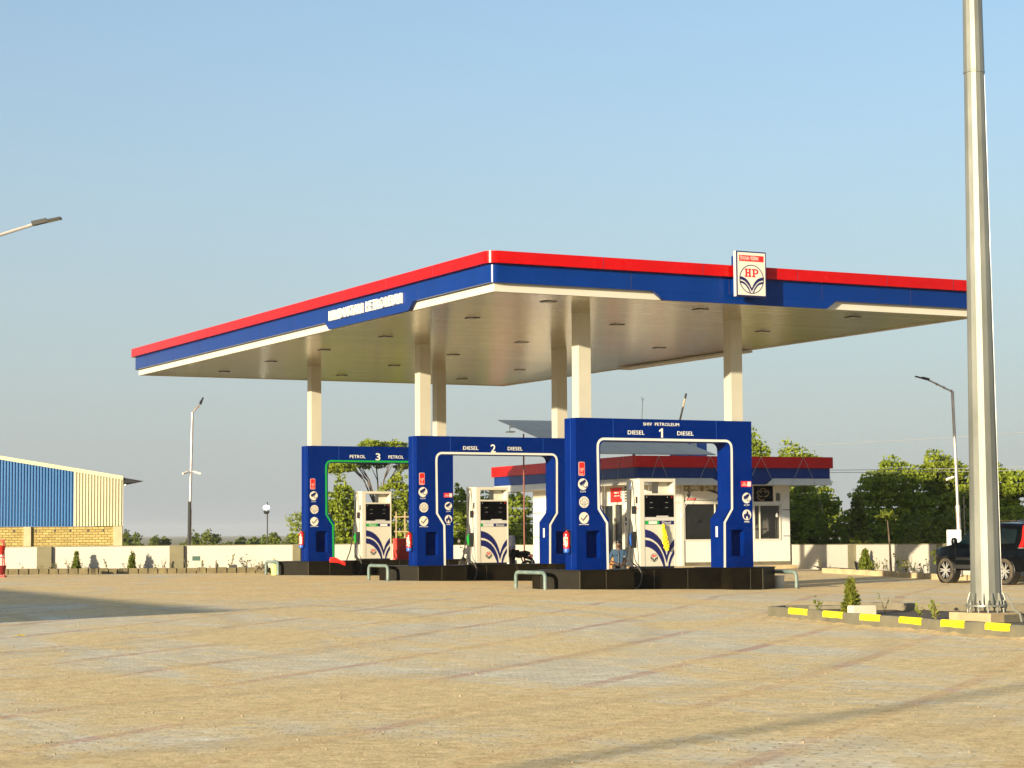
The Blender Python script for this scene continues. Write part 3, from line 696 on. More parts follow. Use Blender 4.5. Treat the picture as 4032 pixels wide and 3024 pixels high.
    b = MB(); b.tube([(-.60,.05,2.46),(-.66,.0,2.44),(-.70,-.03,2.34),(-.72,-.05,2.2)], .03, 8); b.build('hose_coupling', m_chrome, t, smooth=True)
    b = MB(); P = smoothpath([(.58,.0,2.44),(.65,-.04,2.3),(.66,-.06,1.8),(.64,-.08,1.2),(.62,-.1,.7),(.66,-.06,.3),(.60,.05,.2)]); b.tube(P, .021, 8); b.build('hose', m_rubber, t, smooth=True)
    b = MB(); b.tube([(.57,0,1.0),(.68,-.02,.93),(.66,-.02,.75)], [.02,.05,.03], 8); b.build('nozzle_grip', m_black, t, smooth=True)
    return t
def smoothpath(P, n=4):
    P = [Vector(p) for p in P]; out = []
    for i in range(len(P)-1):
        p0, p1, p2, p3 = P[max(i-1,0)], P[i], P[i+1], P[min(i+2,len(P)-1)]
        for k in range(n):
            t = k/n
            out.append(.5*((2*p1)+(p2-p0)*t+(2*p0-5*p1+4*p2-p3)*t*t+(3*p1-p0-3*p2+p3)*t**3))
    out.append(P[-1]); return out
dispenser(0, .48, 'white fuel dispenser with a yellow flower garland and blue nozzle, under gate 1', 'Diesel1')
dispenser(10.39, .48, 'white fuel dispenser with green nozzle and grey strip, under gate 2', 'Diesel2', 2.17)
dispenser(19.69, .54, 'white fuel dispenser with a green product strip, under gate 3', 'Petrol', 2.15)
# garland
ga = thing('flower_garland', 'yellow marigold garland hanging on the front of the nearest fuel dispenser', 'garland', (2.84, .1, 1.0))
b = MB(); b.tube([(-.03,.04,.74),(-.02,-.0,.70),(0,-.02,.2)], .004, 4); b.build('string', m_wire, ga)
b = MB()
for i in range(420):
    h = random.random(); zc = .70-h*.72; wd = (.015+.06*min(1, h*1.6)) if h < .9 else .04
    xc = -.03+h*.11+random.uniform(-wd, wd); yc = -.02+random.uniform(-.03,.03)
    rr_ = random.uniform(.016,.024)
    b.lathe([(0.001,-rr_),(rr_*.8,-rr_*.5),(rr_,0),(rr_*.7,rr_*.6),(.001,rr_*.8)], 6, TR(xc,yc,zc,random.random()*6,random.random()))
b.build('flowers', m_flower, ga)
# red cloth
b = MB()
P = []
for i in range(9):
    for j in range(6):
        u, v = i/8, j/5; x = 1.0+u*.62; dz = -.04-.26*max(0,(u-.35))**1.1; wv = .17*(1-.5*u)
        P.append((x-.3, -.02-v*.0-.51+.02*math.sin(u*9+v*5), .12+dz+(v-.5)*wv*1.2+.015*math.sin(v*11+u*7)))
fs = [(i*6+j, i*6+j+1, (i+1)*6+j+1, (i+1)*6+j) for i in range(8) for j in range(5)]
b.add(P, fs); o = b.build('red_cloth', m_cloth, None, smooth=True); o.location = (-.1, 19.69+.0, .50)
md = o.modifiers.new('thick', 'SOLIDIFY'); md.thickness = .05; md = o.modifiers.new('sub', 'SUBSURF'); md.levels = md.render_levels = 1
tag(o, 'crumpled red cloth lying over the edge of the farthest fuel island', 'cloth')

# ------------------------------------------------------------------ guard rails, extinguishers, buckets
def hoop(x, y0, y1, zg, label, h=.47, first=[None]):
    t = thing('guard_rail', label, 'guard rail', (x, (y0+y1)/2, zg), 0, 'bent pipe guard rails at the island ends')
    L = (y1-y0)/2; r = .14
    P = [(0,-L,-.1),(0,-L,h-r)]+[(0,-L+r-r*math.cos(a),h-r+r*math.sin(a)) for a in (R(30),R(60),R(90))]+[(0,L-r+r*math.sin(a),h-r+r*math.cos(a)) for a in (0,R(30),R(60))]+[(0,L,h-r),(0,L,-.1)]
    b = MB(); b.tube(P, .052, 12); b.build('pipe', m_rail, t, smooth=True)
    b = MB()
    for s in (-L, L): b.lathe([(.09,0),(.09,.012),(.055,.02)], 12, TR(0,s,.0))
    b.build('foot_plate', m_kerb, t)
    return t
hoop(-1.12, -.25, 1.45, -.05, 'bent grey-green pipe guard rail at the left end of the nearest island')
hoop(-1.12, 10.15, 11.65, gz(-1,10), 'bent grey-green pipe guard rail at the left end of the middle island')
hoop(-1.10, 19.8, 21.0, gz(-1,20), 'bent grey-green pipe guard rail around the green bucket, farthest island')
hoop(6.98, -.35, 1.35, gz(7,0), 'bent grey-green pipe guard rail at the right end of the nearest island')

def extinguisher(y, z0, label, x=-.11):
    t = thing('fire_extinguisher', label, 'fire extinguisher', (x, y, z0), R(-90+25), 'red fire extinguishers hung on the gates')
    b = MB(); b.lathe([(.02,.1),(.088,.1),(.09,.12),(.09,.50),(.085,.535),(.065,.56),(.03,.575),(.03,.60)], 20); b.build('cylinder', m_extr, t, smooth=True)
    b = MB(); b.lathe([(.07,.0),(.088,.01),(.092,.03),(.092,.115),(.089,.12)], 20); b.build('base_cap', m_bluep, t, smooth=True)
    b = MB(); 
    for k in range(8):
        a0, a1 = R(-150+k*14), R(-150+(k+1)*14)
        b.add([(.0915*math.cos(a0),.0915*math.sin(a0),.16),(.0915*math.cos(a1),.0915*math.sin(a1),.16),(.0915*math.cos(a1),.0915*math.sin(a1),.44),(.0915*math.cos(a0),.0915*math.sin(a0),.44)], [(0,1,2,3)], None, k % 2 if False else 0)
    b.build('label', m_label, t)
    b = MB(); b.lathe([(.018,.6),(.022,.61),(.022,.64),(.01,.65)], 10); b.tube([(0,0,.63),(.0,-.05,.66),(.0,-.12,.65)], .01, 6); b.tube([(0,0,.64),(.0,-.06,.70),(.0,-.12,.71)], .008, 6)
    b.build('valve', m_dgray, t)
    b = MB(); b.tube(smoothpath([(.02,0,.62),(.09,.02,.6),(.115,.02,.45),(.115,.01,.2)]), .01, 6); b.build('hose', m_rubber, t)
    b = MB(); b.box(-.03,.03,.08,.10,.3,.62); b.build('wall_bracket', m_dgray, t)
    return t
def labelmat():
    m, t, p = mk('printed_label'); P = pos(t, (1,1,1))
    n = noise(t, P, 22, 3, .6)
    c = mixc(t, ramp(t, n, .47, .53), (.80,.72,.60), (.62,.06,.03))
    t.links.new(c, p.inputs['Base Color']); p.inputs['Roughness'].default_value = .4; return m
m_label = labelmat()
extinguisher(.36, .94, 'red fire extinguisher with blue base on the nearest gate, close above the big island')
extinguisher(10.39+.36, .93, 'red fire extinguisher with blue base on the middle gate, with the wooden scaffold behind it')
extinguisher(19.69+.36, 1.0, 'red fire extinguisher with blue base on the farthest gate, above the green bucket')
bk = thing('bucket', 'worn pale green bucket standing inside the farthest guard rail', 'bucket', (-1.0, 20.35, gz(-1,20)))
b = MB(); b.lathe([(.13,0),(.135,.01),(.175,.36),(.19,.36),(.19,.39),(.17,.385),(.13,.03)], 20); b.build('pail', m_bucketg, bk, smooth=True)
b = MB(); b.tube([(.18*math.cos(R(a)),.05,.36-.16*math.sin(R(a))) for a in range(0,181,20)], .005, 5); b.build('handle', m_wire, bk)
bk = thing('bucket', 'pale grey bucket half hidden behind the right end of the nearest island', 'bucket', (7.05, .62, gz(7,0)))
b = MB(); b.lathe([(.12,0),(.125,.01),(.155,.33),(.17,.33),(.17,.36),(.15,.355),(.12,.03)], 20); b.build('pail', m_bucketw, bk, smooth=True)
b = MB(); b.tube([(.16*math.cos(R(a)),.05,.33-.15*math.sin(R(a))) for a in range(0,181,20)], .005, 5); b.build('handle', m_wire, bk)
# ------------------------------------------------------------------ office
OF = thing('office_building', 'single storey white station office with red and blue fascia', 'building', (15.64, 23.19, 0), R(-4.5))
FW, FD = 9.5, 15.6
def lwall(b, off, z0, z1, th, r, mi=0):
    A = rrect(-off, FW+off, -off, FD+off, r); B = rrect(-off+th, FW+off-th, -off+th, FD+off-th, max(.01, r-th))
    n = len(A); vs = [(x,y,z0) for x,y in A]+[(x,y,z1) for x,y in A]+[(x,y,z0) for x,y in B]+[(x,y,z1) for x,y in B]; fs = []
    for i in range(n):
        j = (i+1) % n
        fs += [(i,j,n+j,n+i), (2*n+j,2*n+i,3*n+i,3*n+j), (n+i,n+j,3*n+j,3*n+i), (j,i,2*n+i,2*n+j)]
    b.add(vs, fs, None, mi)
b = MB(); lwall(b, 0, 4.14, 4.61, .2, .22); b.build('red_band', m_red, OF, smooth=True)
b = MB(); lwall(b, -.12, 3.71, 4.137, .15, .15)
b.prism([(3.75,3.44),(6.45,3.44),(6.15,3.708),(4.05,3.708)][::1] if False else [(4.1,3.44),(6.1,3.44),(6.5,3.708),(3.7,3.708)], .12, .24)
b.build('blue_band', m_blue_c, OF, smooth=True)
b = MB()
for xa, xb, ca, cb in ((.16, 4.06, 0, .4), (6.14, FW-.16, .4, 0)):
    b.add([(xa,.14,3.706),(xb if cb == 0 else xb-cb,.14,3.706),(xb,-.02,3.44),(xa,-.02,3.44)] if ca == 0 else [(xa+ca,.14,3.706),(xb,.14,3.706),(xb,-.02,3.44),(xa,-.02,3.44)], [(0,1,2,3)])
b.add([(.16,.14,3.706),(-.0,-.0,3.44),(-.0,FD-.2,3.40),(.14,FD-.2,3.706)], [(0,1,2,3)]); b.box(.0,FW-.17,-.02,.44,3.425,3.438)
b.box(.17,.3,.43,FD-.2,3.40,3.70); b.box(FW-.3,FW-.17,.2,FD-.2,3.44,3.70)
b.build('white_band', m_white, OF)
b = MB(); b.box(.2, FW-.2, .44, FD-.2, 3.45, 3.52); b.build('porch_ceiling', m_plaster, OF)
b = MB(); b.box(.22, FW-.22, .22, FD-.22, 4.3, 4.4); b.build('roof', m_conc, OF)
# walls with real openings
WX0, WX1, WY0, WY1, FZ, CZ2 = 1.0, 7.83, 1.0, 12.75, .08, 3.45
b = MB()
def wallfront(b, holes, x0, x1, z0, z1, y0, y1, T=None):
    xs = sorted({x0, x1}|{h[0] for h in holes}|{h[1] for h in holes}); zs = sorted({z0, z1}|{h[2] for h in holes}|{h[3] for h in holes})
    for i in range(len(xs)-1):
        j = 0
        while j < len(zs)-1:
            def solid(j): 
                cx, cz = (xs[i]+xs[i+1])/2, (zs[j]+zs[j+1])/2
                return not any(h[0] < cx < h[1] and h[2] < cz < h[3] for h in holes)
            if not solid(j): j += 1; continue
            k = j
            while k+1 < len(zs)-1 and solid(k+1): k += 1
            b.box(xs[i], xs[i+1], y0, y1, zs[j], zs[k+1], T); j = k+1
fronth = [(2.75,5.55,1.12,2.68),(2.75,5.55,2.78,3.42),(6.08,7.36,1.12,2.61),(6.08,7.05,2.74,3.42),(7.14,7.38,2.74,3.13)]
wallfront(b, fronth, WX0, WX1, FZ-.3, CZ2, WY0, WY0+.2)
TLo = Matrix.Rotation(R(-90),4,'Z')     # (x,y,z)->(y,-x,z); local x=-v, y=u
lefth = [(-5.3,-4.1,FZ,2.62),(-3.92,-3.2,FZ+.1,2.66)]
wallfront(b, lefth, -WY1, -WY0-.2, FZ-.3, CZ2, WX0, WX0+.2, TLo)
b.box(WX1-.2, WX1, WY0+.2, WY1-.2, FZ-.3, CZ2); b.box(WX0+.2, WX1, WY1-.2, WY1, FZ-.3, CZ2)
b.build('wall', m_plaster, OF)
b = MB(); b.box(WX0+.2, WX1-.2, WY0+.2, WY1-.2, FZ-.3, FZ+.01); b.build('floor', m_kerb, OF)
b = MB(); b.box(2.73, WX1+.015, WY0-.015, WY0-.001, FZ-.2, .22); b.build('skirting', m_conc, OF)
b = MB(); b.box(WX1-.34, WX1-.01, WY0-.005, WY0-.001, 2.38, 2.41); b.box(WX1-.32, WX1-.01, WY0-.005, WY0-.001, 1.27, 1.30)
b.box(-9.0+.0,-8.9,0,0,0,0) if False else None
for zz in (1.27, 2.38): b.box(-12.74,-11.6,WX0-.005,WX0-.001,zz,zz+.03,TLo)
b.build('wall_joint', m_dgray, OF)
# interior: back wall, desk, door leaf, table
b = MB(); b.box(1.3,7.6,5.0,5.1,FZ,3.4); b.build('inner_wall', paint('inner_wall_paint', (.16,.14,.08), .8), OF)
dk = thing('office_desk', 'dim desk with papers seen through the left office window', 'desk', OF.matrix_world @ Vector((0,0,0)), 0)
dk.location = Matrix.Rotation(R(-4.5),4,'Z') @ Vector((3.6,2.6,FZ))+Vector((15.64,23.19,0)); dk.rotation_euler = (0,0,R(-4.5))
b = MB(); b.box(-.9,.9,-.35,.35,.74,.78); b.build('table_top', m_lgray, dk); b = MB(); b.box(-.85,-.80,-.3,.3,0,.74); b.box(.80,.85,-.3,.3,0,.74); b.build('side_panel', m_dgray, dk)
def inoff(u, v, z=0): return Matrix.Rotation(R(-4.5),4,'Z') @ Vector((u,v,z))+Vector((15.64,23.19,0))
pp = thing('potted_plant', 'dark leafy pot plant on the desk behind the office window', 'plant', inoff(3.75,2.35,FZ+.78))
b = MB(); b.lathe([(.06,0),(.09,.14)], 10); b.build('pot', m_dgray, pp)
b = MB()
for i in range(60):
    a = random.random()*6.28; e = random.uniform(.3,1.5); r_ = random.uniform(.1,.3); x, y, z = r_*math.cos(a)*math.cos(e), r_*math.sin(a)*math.cos(e), .14+r_*math.sin(e)*1.3
    b.add([(x-.03,y,z),(x,y-.02,z-.05),(x+.03,y,z),(x,y+.02,z+.06)], [(0,1,2,3)])
b.build('leaves', m_leafd, pp)
tb = thing('side_table', 'small pale table standing inside the right office window', 'table', inoff(6.3,1.9,FZ), R(-4.5))
b = MB(); b.box(-.35,.75,-.3,.3,1.55-FZ,1.62-FZ); b.build('table_top', m_white, tb); b = MB()
for sx in (-.28, .65): b.tube([(sx,-.2,0),(sx*.85,-.15,1.5)], .03, 6)
b.build('legs', m_tan, tb)
# window frames with panes
def window(nm, x0, x1, z0, z1, T, mull=(), fr=.06, pane=m_glass, lab=None):
    b = MB(); y0, y1 = -.03, .06
    b.box(x0-fr,x0,y0,y1,z0-fr,z1+fr,T); b.box(x1,x1+fr,y0,y1,z0-fr,z1+fr,T); b.box(x0,x1,y0,y1,z0-fr,z0,T); b.box(x0,x1,y0,y1,z1,z1+fr,T)
    for m_ in mull: b.box(m_,m_+.05,y0+.01,y1-.01,z0,z1,T)
    o = b.build(nm, m_white, OF)
    b = MB(); b.box(x0,x1,.02,.03,z0,z1,T); b.build('pane', pane, o)
    return o
TF = Matrix.Translation((0, WY0, 0)); TS = TLo @ Matrix.Translation((0, WX0, 0))
window('window', 2.80, 5.50, 1.17, 2.64, TF, (4.2,)); 
o = window('window', 6.12, 7.32, 1.17, 2.57, TF, (6.34,))
window('window', 7.16, 7.36, 2.78, 3.10, TF, (), .03)
# printed fascia poster over left window (salute silhouettes left out of recognisable art: plain dark shapes)
def postermat():
    m, t, p = mk('floral_print'); P = pos(t)
    n = noise(t, P, 6, 5, .7)
    c = mixc(t, ramp(t, n, .42, .55), (.10,.08,.03), (.42,.36,.24))
    t.links.new(c, p.inputs['Base Color']); p.inputs['Roughness'].default_value = .4; return m
b = MB(); b.box(2.76,5.54,.02,.03,2.80,3.41,TF,0); b.box(2.76,5.54,.012,.0195,3.18,3.41,TF,1)
b.line([(4.0,3.22),(4.35,3.12),(4.5,2.95),(4.9,2.92),(5.1,3.1),(5.3,3.0)],.10,.012,.0195,TF,2); b.disc(4.62,3.12,.09,.01,.0195,12,TF,2); b.disc(5.05,3.16,.08,.01,.0195,12,TF,2)
b.prism([(4.3,2.82),(5.5,2.82),(5.3,3.02),(4.95,2.98),(4.7,3.06),(4.4,2.98)],.011,.0195,TF,2)
b.box(2.92,3.35,.012,.0195,2.81,2.89,TF,3)
gm = [g_ya, g_ha, g_i]
deva(b, 2.98, 3.08, .09, .010,.0195, TF, 4, [g_ya, g_ha, g_i], .16)
x_ = deva(b, 2.93, 2.995-.02, .075, .010,.0195, TF, 4, [g_ma, g_tra, g_o, g_s, g_aa], .16)
deva(b, 2.96, 2.90, .065, .010,.0195, TF, 4, [g_ha, g_e, g_ya, g_ha, g_aa], .16)
b.text('ClubHP', 3.0,3.28,2.83,2.87,.008,.0119,TF,5)
pf = b.build('window_poster', [m_sign, postermat(), m_dgray, m_redp, m_black, m_letter], OF)
b = MB(); b.box(6.10,7.03,.02,.03,2.76,3.40,TF,0)
for s in (-1, 1): b.line([(6.56+s*.05,2.95),(6.56+s*.2,2.98),(6.56+s*.3,3.12),(6.56+s*.24,3.22),(6.56+s*.14,3.12),(6.56+s*.05,3.2)],.045,.012,.0195,TF,1)
b.line(arc(6.56,3.15,.16,20,160,8),.03,.012,.0195,TF,1); b.line(arc(6.5,3.05,.25,200,300,8),.035,.012,.0195,TF,1)
b.build('painted_panel', [m_screen, paint('dim_gold',(.22,.16,.08),.5)], OF)
b = MB(); b.box(5.08,5.50,-.035,-.031,2.05,2.63,TF,0); hp_logo(b,5.2,2.52,.07,-.04,.004,TF,2,1)
for i in range(4): b.box(5.14,5.28,-.038,-.0352,2.35-i*.08,2.37-i*.08,TF,1); b.box(5.32,5.47,-.038,-.0352,2.35-i*.08,2.365-i*.08,TF,2)
b.build('notice_sheet', [m_sign, m_dgray, m_redp], OF)
b = MB(); b.box(2.62,2.735,-.05,.0,FZ,3.44,TF); b.box(1.0,2.6,-.03,0,2.68,2.76,TF); b.build('window_jamb', m_white, OF)
# things right of the dispenser on the front wall
b = MB(); b.box(1.6,2.3,-.03,-.002,2.8,3.4,TF,0); b.box(2.05,2.3,-.034,-.031,2.85,3.35,TF,1); b.build('wall_poster', [m_redp, postermat()], OF)
# left wall: door, glass panel, posters
b = MB(); b.box(-5.36,-5.30,-.04,.08,FZ,2.68,TS); b.box(-4.10,-4.0,-.04,.08,FZ,2.68,TS); b.box(-5.3,-4.1,-.04,.08,2.62,2.68,TS); dr = b.build('door_frame', m_white, OF)
b = MB(); b.box(-5.3,-4.1,.05,.08,FZ+.02,2.62,TS); b.build('door_pane', m_glass, dr)
b = MB(); b.box(-3.98,-3.92,-.03,.08,FZ,2.72,TS); b.box(-3.2,-3.12,-.03,.08,FZ,3.44,TS); b.box(-3.92,-3.2,-.03,.08,2.66,2.72,TS); b.box(-3.92,-3.2,-.03,.08,.6,.68,TS); sdw = b.build('side_window', m_white, OF)
b = MB(); b.box(-3.92,-3.2,.03,.04,FZ+.1,2.66,TS); b.build('pane', m_glass, sdw)
b = MB(); b.box(-4.40,-3.17,-.012,-.002,2.72,3.42,TS,0); b.box(-4.36,-3.20,-.016,-.0122,2.76,3.38,TS,1); b.ring(-4.16,3.08,.14,.05,-.019,-.0162,20,TS,2)
b.box(-3.98,-3.55,-.019,-.0162,3.14,3.19,TS,3); b.box(-3.98,-3.45,-.019,-.0162,3.02,3.05,TS,3)
for i in range(5): b.box(-3.36,-3.25,-.019,-.0162,2.92+i*.07,2.96+i*.07,TS,3)
b.build('red_board', [m_white, m_redp, m_dgray, m_stripe], OF)
b = MB(); b.box(-3.0,-2.25,-.012,-.002,2.77,3.42,TS,0)
for i in range(5):
    for j in range(2): b.box(-2.96+j*.37,-2.66+j*.37,-.016,-.0122,2.81+i*.12,2.87+i*.12,TS,1)
b.build('price_board', [m_dgray, m_lgray], OF)
b = MB(); b.box(-3.05,-2.15,-.012,-.002,.2,2.70,TS,0)
hp_logo(b,-2.15-.06,2.0,.75,-.02,.006,TS,2,1,.03)
b.text('PETHO',-2.98,-2.2,.66,.85,-.018,-.0122,TS,3)
b.build('banner', [m_sign, m_navy, m_redp, m_dgray], OF)
b = MB(); b.box(-.3, 9.6, -.4, 13, FZ-.32, FZ-.005); b.build('apron_slab', m_kerbl, OF)
# solar array on a steel stand
SA = thing('solar_array', 'tilted solar panel array raised on thin posts above the office roof', 'solar panels', inoff(0,0,0), R(-4.5))
A0, A1 = Vector((-2.54,.3,4.66)), Vector((3.94,.3,4.66)); B0, B1 = Vector((-3.55,6.,6.30)), Vector((2.95,6.,6.30))
ex = (A1-A0)/5; ey = (B0-A0)/3; nrm = ex.cross(ey).normalized()
for i in range(5):
    for j in range(3):
        o_ = A0+ex*i+ey*j; c = [o_+ex*.012+ey*.008, o_+ex*.988+ey*.008, o_+ex*.988+ey*.992, o_+ex*.012+ey*.992]
        b = MB(); b.add([tuple(p) for p in c]+[tuple(p+nrm*.035) for p in c], [(3,2,1,0),(4,5,6,7),(0,1,5,4),(1,2,6,5),(2,3,7,6),(3,0,4,7)]); q = b.build('solar_panel', m_lgray, SA)
        c = [p*.97+(o_+ex*.5+ey*.5)*.03+nrm*.0365 for p in c]
        b = MB(); b.add([tuple(p) for p in c], [(0,1,2,3)]); b.build('cells', m_solar, q)
b = MB()
for p, q in ((A0+ey*.5, A1+ey*.5), (A0+ey*2.5, A1+ey*2.5)): b.tube([p-nrm*.05, q-nrm*.05], .03, 6)
b.build('purlin', m_lgray, SA)
for u, v in ((-3.2,4.0),(-2.7,1.5),(.6,1.2),(3.2,1.2),(.2,5.6),(2.7,5.6)):
    zt_ = 4.66+(v-.3)*.2877-.08
    b = MB(); b.tube([(u,v,-.1 if u < 0 else 4.4),(u,v,zt_)], .035, 8); b.build('post', paint('red_oxide', (.20,.07,.05), .6), SA)
b = MB(); b.box(-3.45,-3.15,5.0,5.35,5.75,5.80); b.tube([(-3.3,5.2,5.8),(-3.3,5.3,6.0)],.015,5); b.build('flood_lamp', m_lgray, SA)
b = MB(); b.tube([(-2.6,3.5,5.35),(-2.45,3.4,5.22),(-2.3,3.4,5.32),(-2.1,3.4,5.30)],.03,6); b.build('camera', m_dgray, SA)
# blue board behind the array
BB = thing('roof_board', 'blue and white board standing on the office roof behind the solar panels', 'board', inoff(4.3,4.2,4.4), R(-4.5))
b = MB(); b.box(-.5,1.3,0,.04,.0,1.0); b.build('board_face', m_bluep, BB); b = MB(); b.box(.5,.8,-.01,-.002,.45,.95); b.box(-.4,.4,-.01,-.002,.6,.9,None,1); b.box(.9,1.2,-.01,-.002,.1,.3); b.build('printed_patch', [m_stripe, paint('pale_blue',(.08,.18,.42),.5)], BB)
# roof rods
an = thing('antenna', 'thin pronged antenna rod on the office roof', 'antenna', inoff(1.75,3,4.4))
b = MB(); b.tube([(0,0,0),(.16,0,2.75)], .012, 5); b.build('rod', m_wire, an)
b = MB()
for s in (-1,0,1): b.tube([(.155,0,2.66),(.165+s*.09,0,2.83)], .008, 4)
b.build('prong', m_wire, an)
an = thing('bamboo_pole', 'leaning bamboo pole sticking up from the office roof', 'pole', inoff(3.3,3,4.4))
b = MB(); b.tube([(0,0,0),(.4,0,1.9),(.70,0,2.95),(.72,0,3.0)], [.05,.045,.035,.03], 8); b.build('cane', m_wood, an, smooth=True)
b = MB(); b.tube([(.66,0,2.8),(.72,0,3.02)], .045, 8); b.build('dark_tip', m_dgray, an)
# festoon strings with bulbs hanging from the fascia
def hang(label, pts, side):
    t = thing('light_string', label, 'string light', inoff(0,0,0), R(-4.5), 'light strings hung from the office roof edge')
    b = MB()
    for P in pts[0]: b.tube(P, .008, 4)
    b.build('cord', m_wire, t)
    for q in pts[1]:
        b = MB(); b.lathe([(.01,-.13),(.05,-.1),(.06,-.04),(.045,.02),(.02,.05)], 10, TR(*q)); b.build('bulb', m_stripe, t)
for k, (ua, ub, uc) in enumerate([(0.9,1.25,0),(3.2,3.75,1),(5.6,6.15,1),(7.7,8.15,1)]):
    um = (ua+ub)/2+.02
    hang('thin light string in a V on the office front, number %d from its left corner'.replace('number %d', ['first','second','third','fourth'][k]),
        ([[(um,-.02,4.61),(ua-.25,-.03,3.4),(ua-.35,.1,2.3)] if k == 0 else [(um,-.02,4.61),(ua-.35,-.03,3.45),(ua-.9,.3,2.25)], [(um,-.02,4.61),(ub+.35,-.03,3.45),(ub+.9,.3,2.25) if k else (ub+.6,.2,2.9)]],
         [(ua-.9 if k else ua-.35, .3 if k else .1, 2.2)]), 0)
hang('thin light string on the sunlit left face of the office', ([[(-.02,3.3,4.6),(-.03,3.9,3.4),(.3,3.6,2.3)],[(-.02,3.3,4.6),(-.03,2.8,3.4),(.3,3.5,2.3)],[(-.02,1.4,4.6),(-.03,1.6,3.4)]], [(.3,3.55,2.2)]), 1)

# ------------------------------------------------------------------ boundary walls
def wall(name, label, pts, piers, th=.2, m=m_wall):
    """pts: (x,y,top) polyline"""
    t = thing(name, label, 'wall', (pts[0][0], pts[0][1], 0)); o = Vector((pts[0][0], pts[0][1], 0))
    b = MB(); cb = MB(); run = 0
    for i in range(len(pts)-1):
        a, c = Vector(pts[i]), Vector(pts[i+1]); d = Vector((c.x-a.x, c.y-a.y, 0)); L = d.length; d.normalize(); n = Vector((-d.y, d.x, 0))
        if (Vector((-27.4,-49.1,0))-Vector((a.x,a.y,0))).dot(n) > 0: n = -n
        def pb(bb, s0, s1, off0, off1, z0, za, zb, za2=None):
            q = []
            for s, off, z in ((s0,off0,z0),(s1,off0,z0),(s1,off1,z0),(s0,off1,z0)): p = a+d*s+n*off; q.append((p.x-o.x, p.y-o.y, z))
            for s, off, z in ((s0,off0,za),(s1,off0,zb),(s1,off1,zb),(s0,off1,za)): p = a+d*s+n*off; q.append((p.x-o.x, p.y-o.y, z))
            bb.add(q, [(0,1,2,3),(4,7,6,5),(0,4,5,1),(1,5,6,2),(2,6,7,3),(3,7,4,0)])
        pb(b, 0, L, 0, th, -.3, a.z, c.z)
        pb(cb, 0, L, -.02, th+.02, 0, a.z+.035, c.z+.035) if False else None
        cbn = 'x'
        for (seg, s, wd, pr) in piers:
            if seg == i:
                pm = MB(); zt_ = a.z+(c.z-a.z)*s/L+.012; pb(pm, s-wd/2, s+wd/2, -pr, -.003, -.3, zt_, zt_); pm.build('pier', m_pier, t)
        # rough cap strip
        cm = MB(); q = []
        for s, off, z in ((0,-.015,a.z+.002),(L,-.015,c.z+.002),(L,th+.015,c.z+.002),(0,th+.015,a.z+.002),(0,-.015,a.z+.03),(L,-.015,c.z+.03),(L,th+.015,c.z+.03),(0,th+.015,a.z+.03)):
            p = a+d*s+n*off; q.append((p.x-o.x, p.y-o.y, z))
        cm.add(q, [(0,1,2,3),(4,7,6,5),(0,4,5,1),(1,5,6,2),(2,6,7,3),(3,7,4,0)]); cm.build('coping', m_pier, t)
    b.build('wall_face', m, t); return t
dL = Vector((1.96+8.9, 25.24-30.86, 0)); uL = dL.normalized()
def onL(px): # position along left wall line for an image column (metres)
    return (px+60)/1250*dL.length
wall('boundary_wall', 'long low whitewashed boundary wall along the left of the forecourt', [(-22,37.64,1.045),(1.96,25.24,1.09),(6.6,22.84,1.10)],
    [(0, 14.76+onL(177), .56, .16), (0, 14.76+onL(697), .54, .16), (0, 14.76+onL(1168), .3, .16)])
wall('boundary_wall', 'low whitewashed wall behind the middle gate and the motorcycles', [(16.2,45.2,.90),(24.2,41.1,.86),(31,37.6,.86)], [(0,3.0,.4,.1),(0,7.6,.5,.1)])
wall('boundary_wall', 'low whitewashed boundary wall right of the office behind the dark car', [(23.2,23.0,.91),(22.2,20.1,.92),(18.2,9.7,.99),(17.15,5.8,1.015),(17.0,3.7,1.03),(18.0,1.0,1.03),(22,-4,1.03)],
    [(1,6.0,.9,.08),(3,.2,.5,.1)])

# kerbs of the planting strips
def kerbrow(name, pts, h, depth, mat, step=.38, zf=gz):
    b = MB(); rs = random.Random(3)
    for i in range(len(pts)-1):
        a, c = Vector((*pts[i],0)), Vector((*pts[i+1],0)); d = c-a; L = d.length; d.normalize(); n = Vector((-d.y,d.x,0))
        if (Vector((-27.4,-49.1,0))-a).dot(n) > 0: n = -n
        k = 0; s = 0
        while s < L-.05:
            e = min(L, s+step*rs.uniform(.92,1.06)); g_ = .004; hh = h+rs.uniform(-.012,.012); j = rs.uniform(-.015,.015)
            q = []; zz = zf((a+d*s).x, (a+d*s).y)
            for ss, off, z in ((s+g_,j,-.15),(e-g_,j,-.15),(e-g_,depth+j,-.15),(s+g_,depth+j,-.15),(s+g_+.02,j+.02,hh),(e-g_-.02,j+.02,hh),(e-g_-.02,depth+j,hh),(s+g_+.02,depth+j,hh)):
                p = a+d*ss+n*off; q.append((p.x, p.y, z+zz))
            b.add(q, [(3,2,1,0),(4,5,6,7),(0,1,5,4),(1,2,6,5),(2,3,7,6),(3,0,4,7)]); s = e
    o = b.build(name, mat, None, bevel=.012); tag(o, kind='structure'); return o
nL = Vector((-uL.y, uL.x, 0))
kl = [(-8.46-12*uL.x, 28.92-12*uL.y), (-8.46,28.92), (.19,24.57), (1.0,24.2), (6.0,21.65)]
kerbrow('kerb', kl, .22, .12, m_kerbd)
kr = [(18.44,14.32),(17.03,8.32),(16.05,4.5),(16.5,2.6),(17.0,-.2),(20.5,-5)]
kerbrow('kerb', kr, .18, .13, m_kerbl)
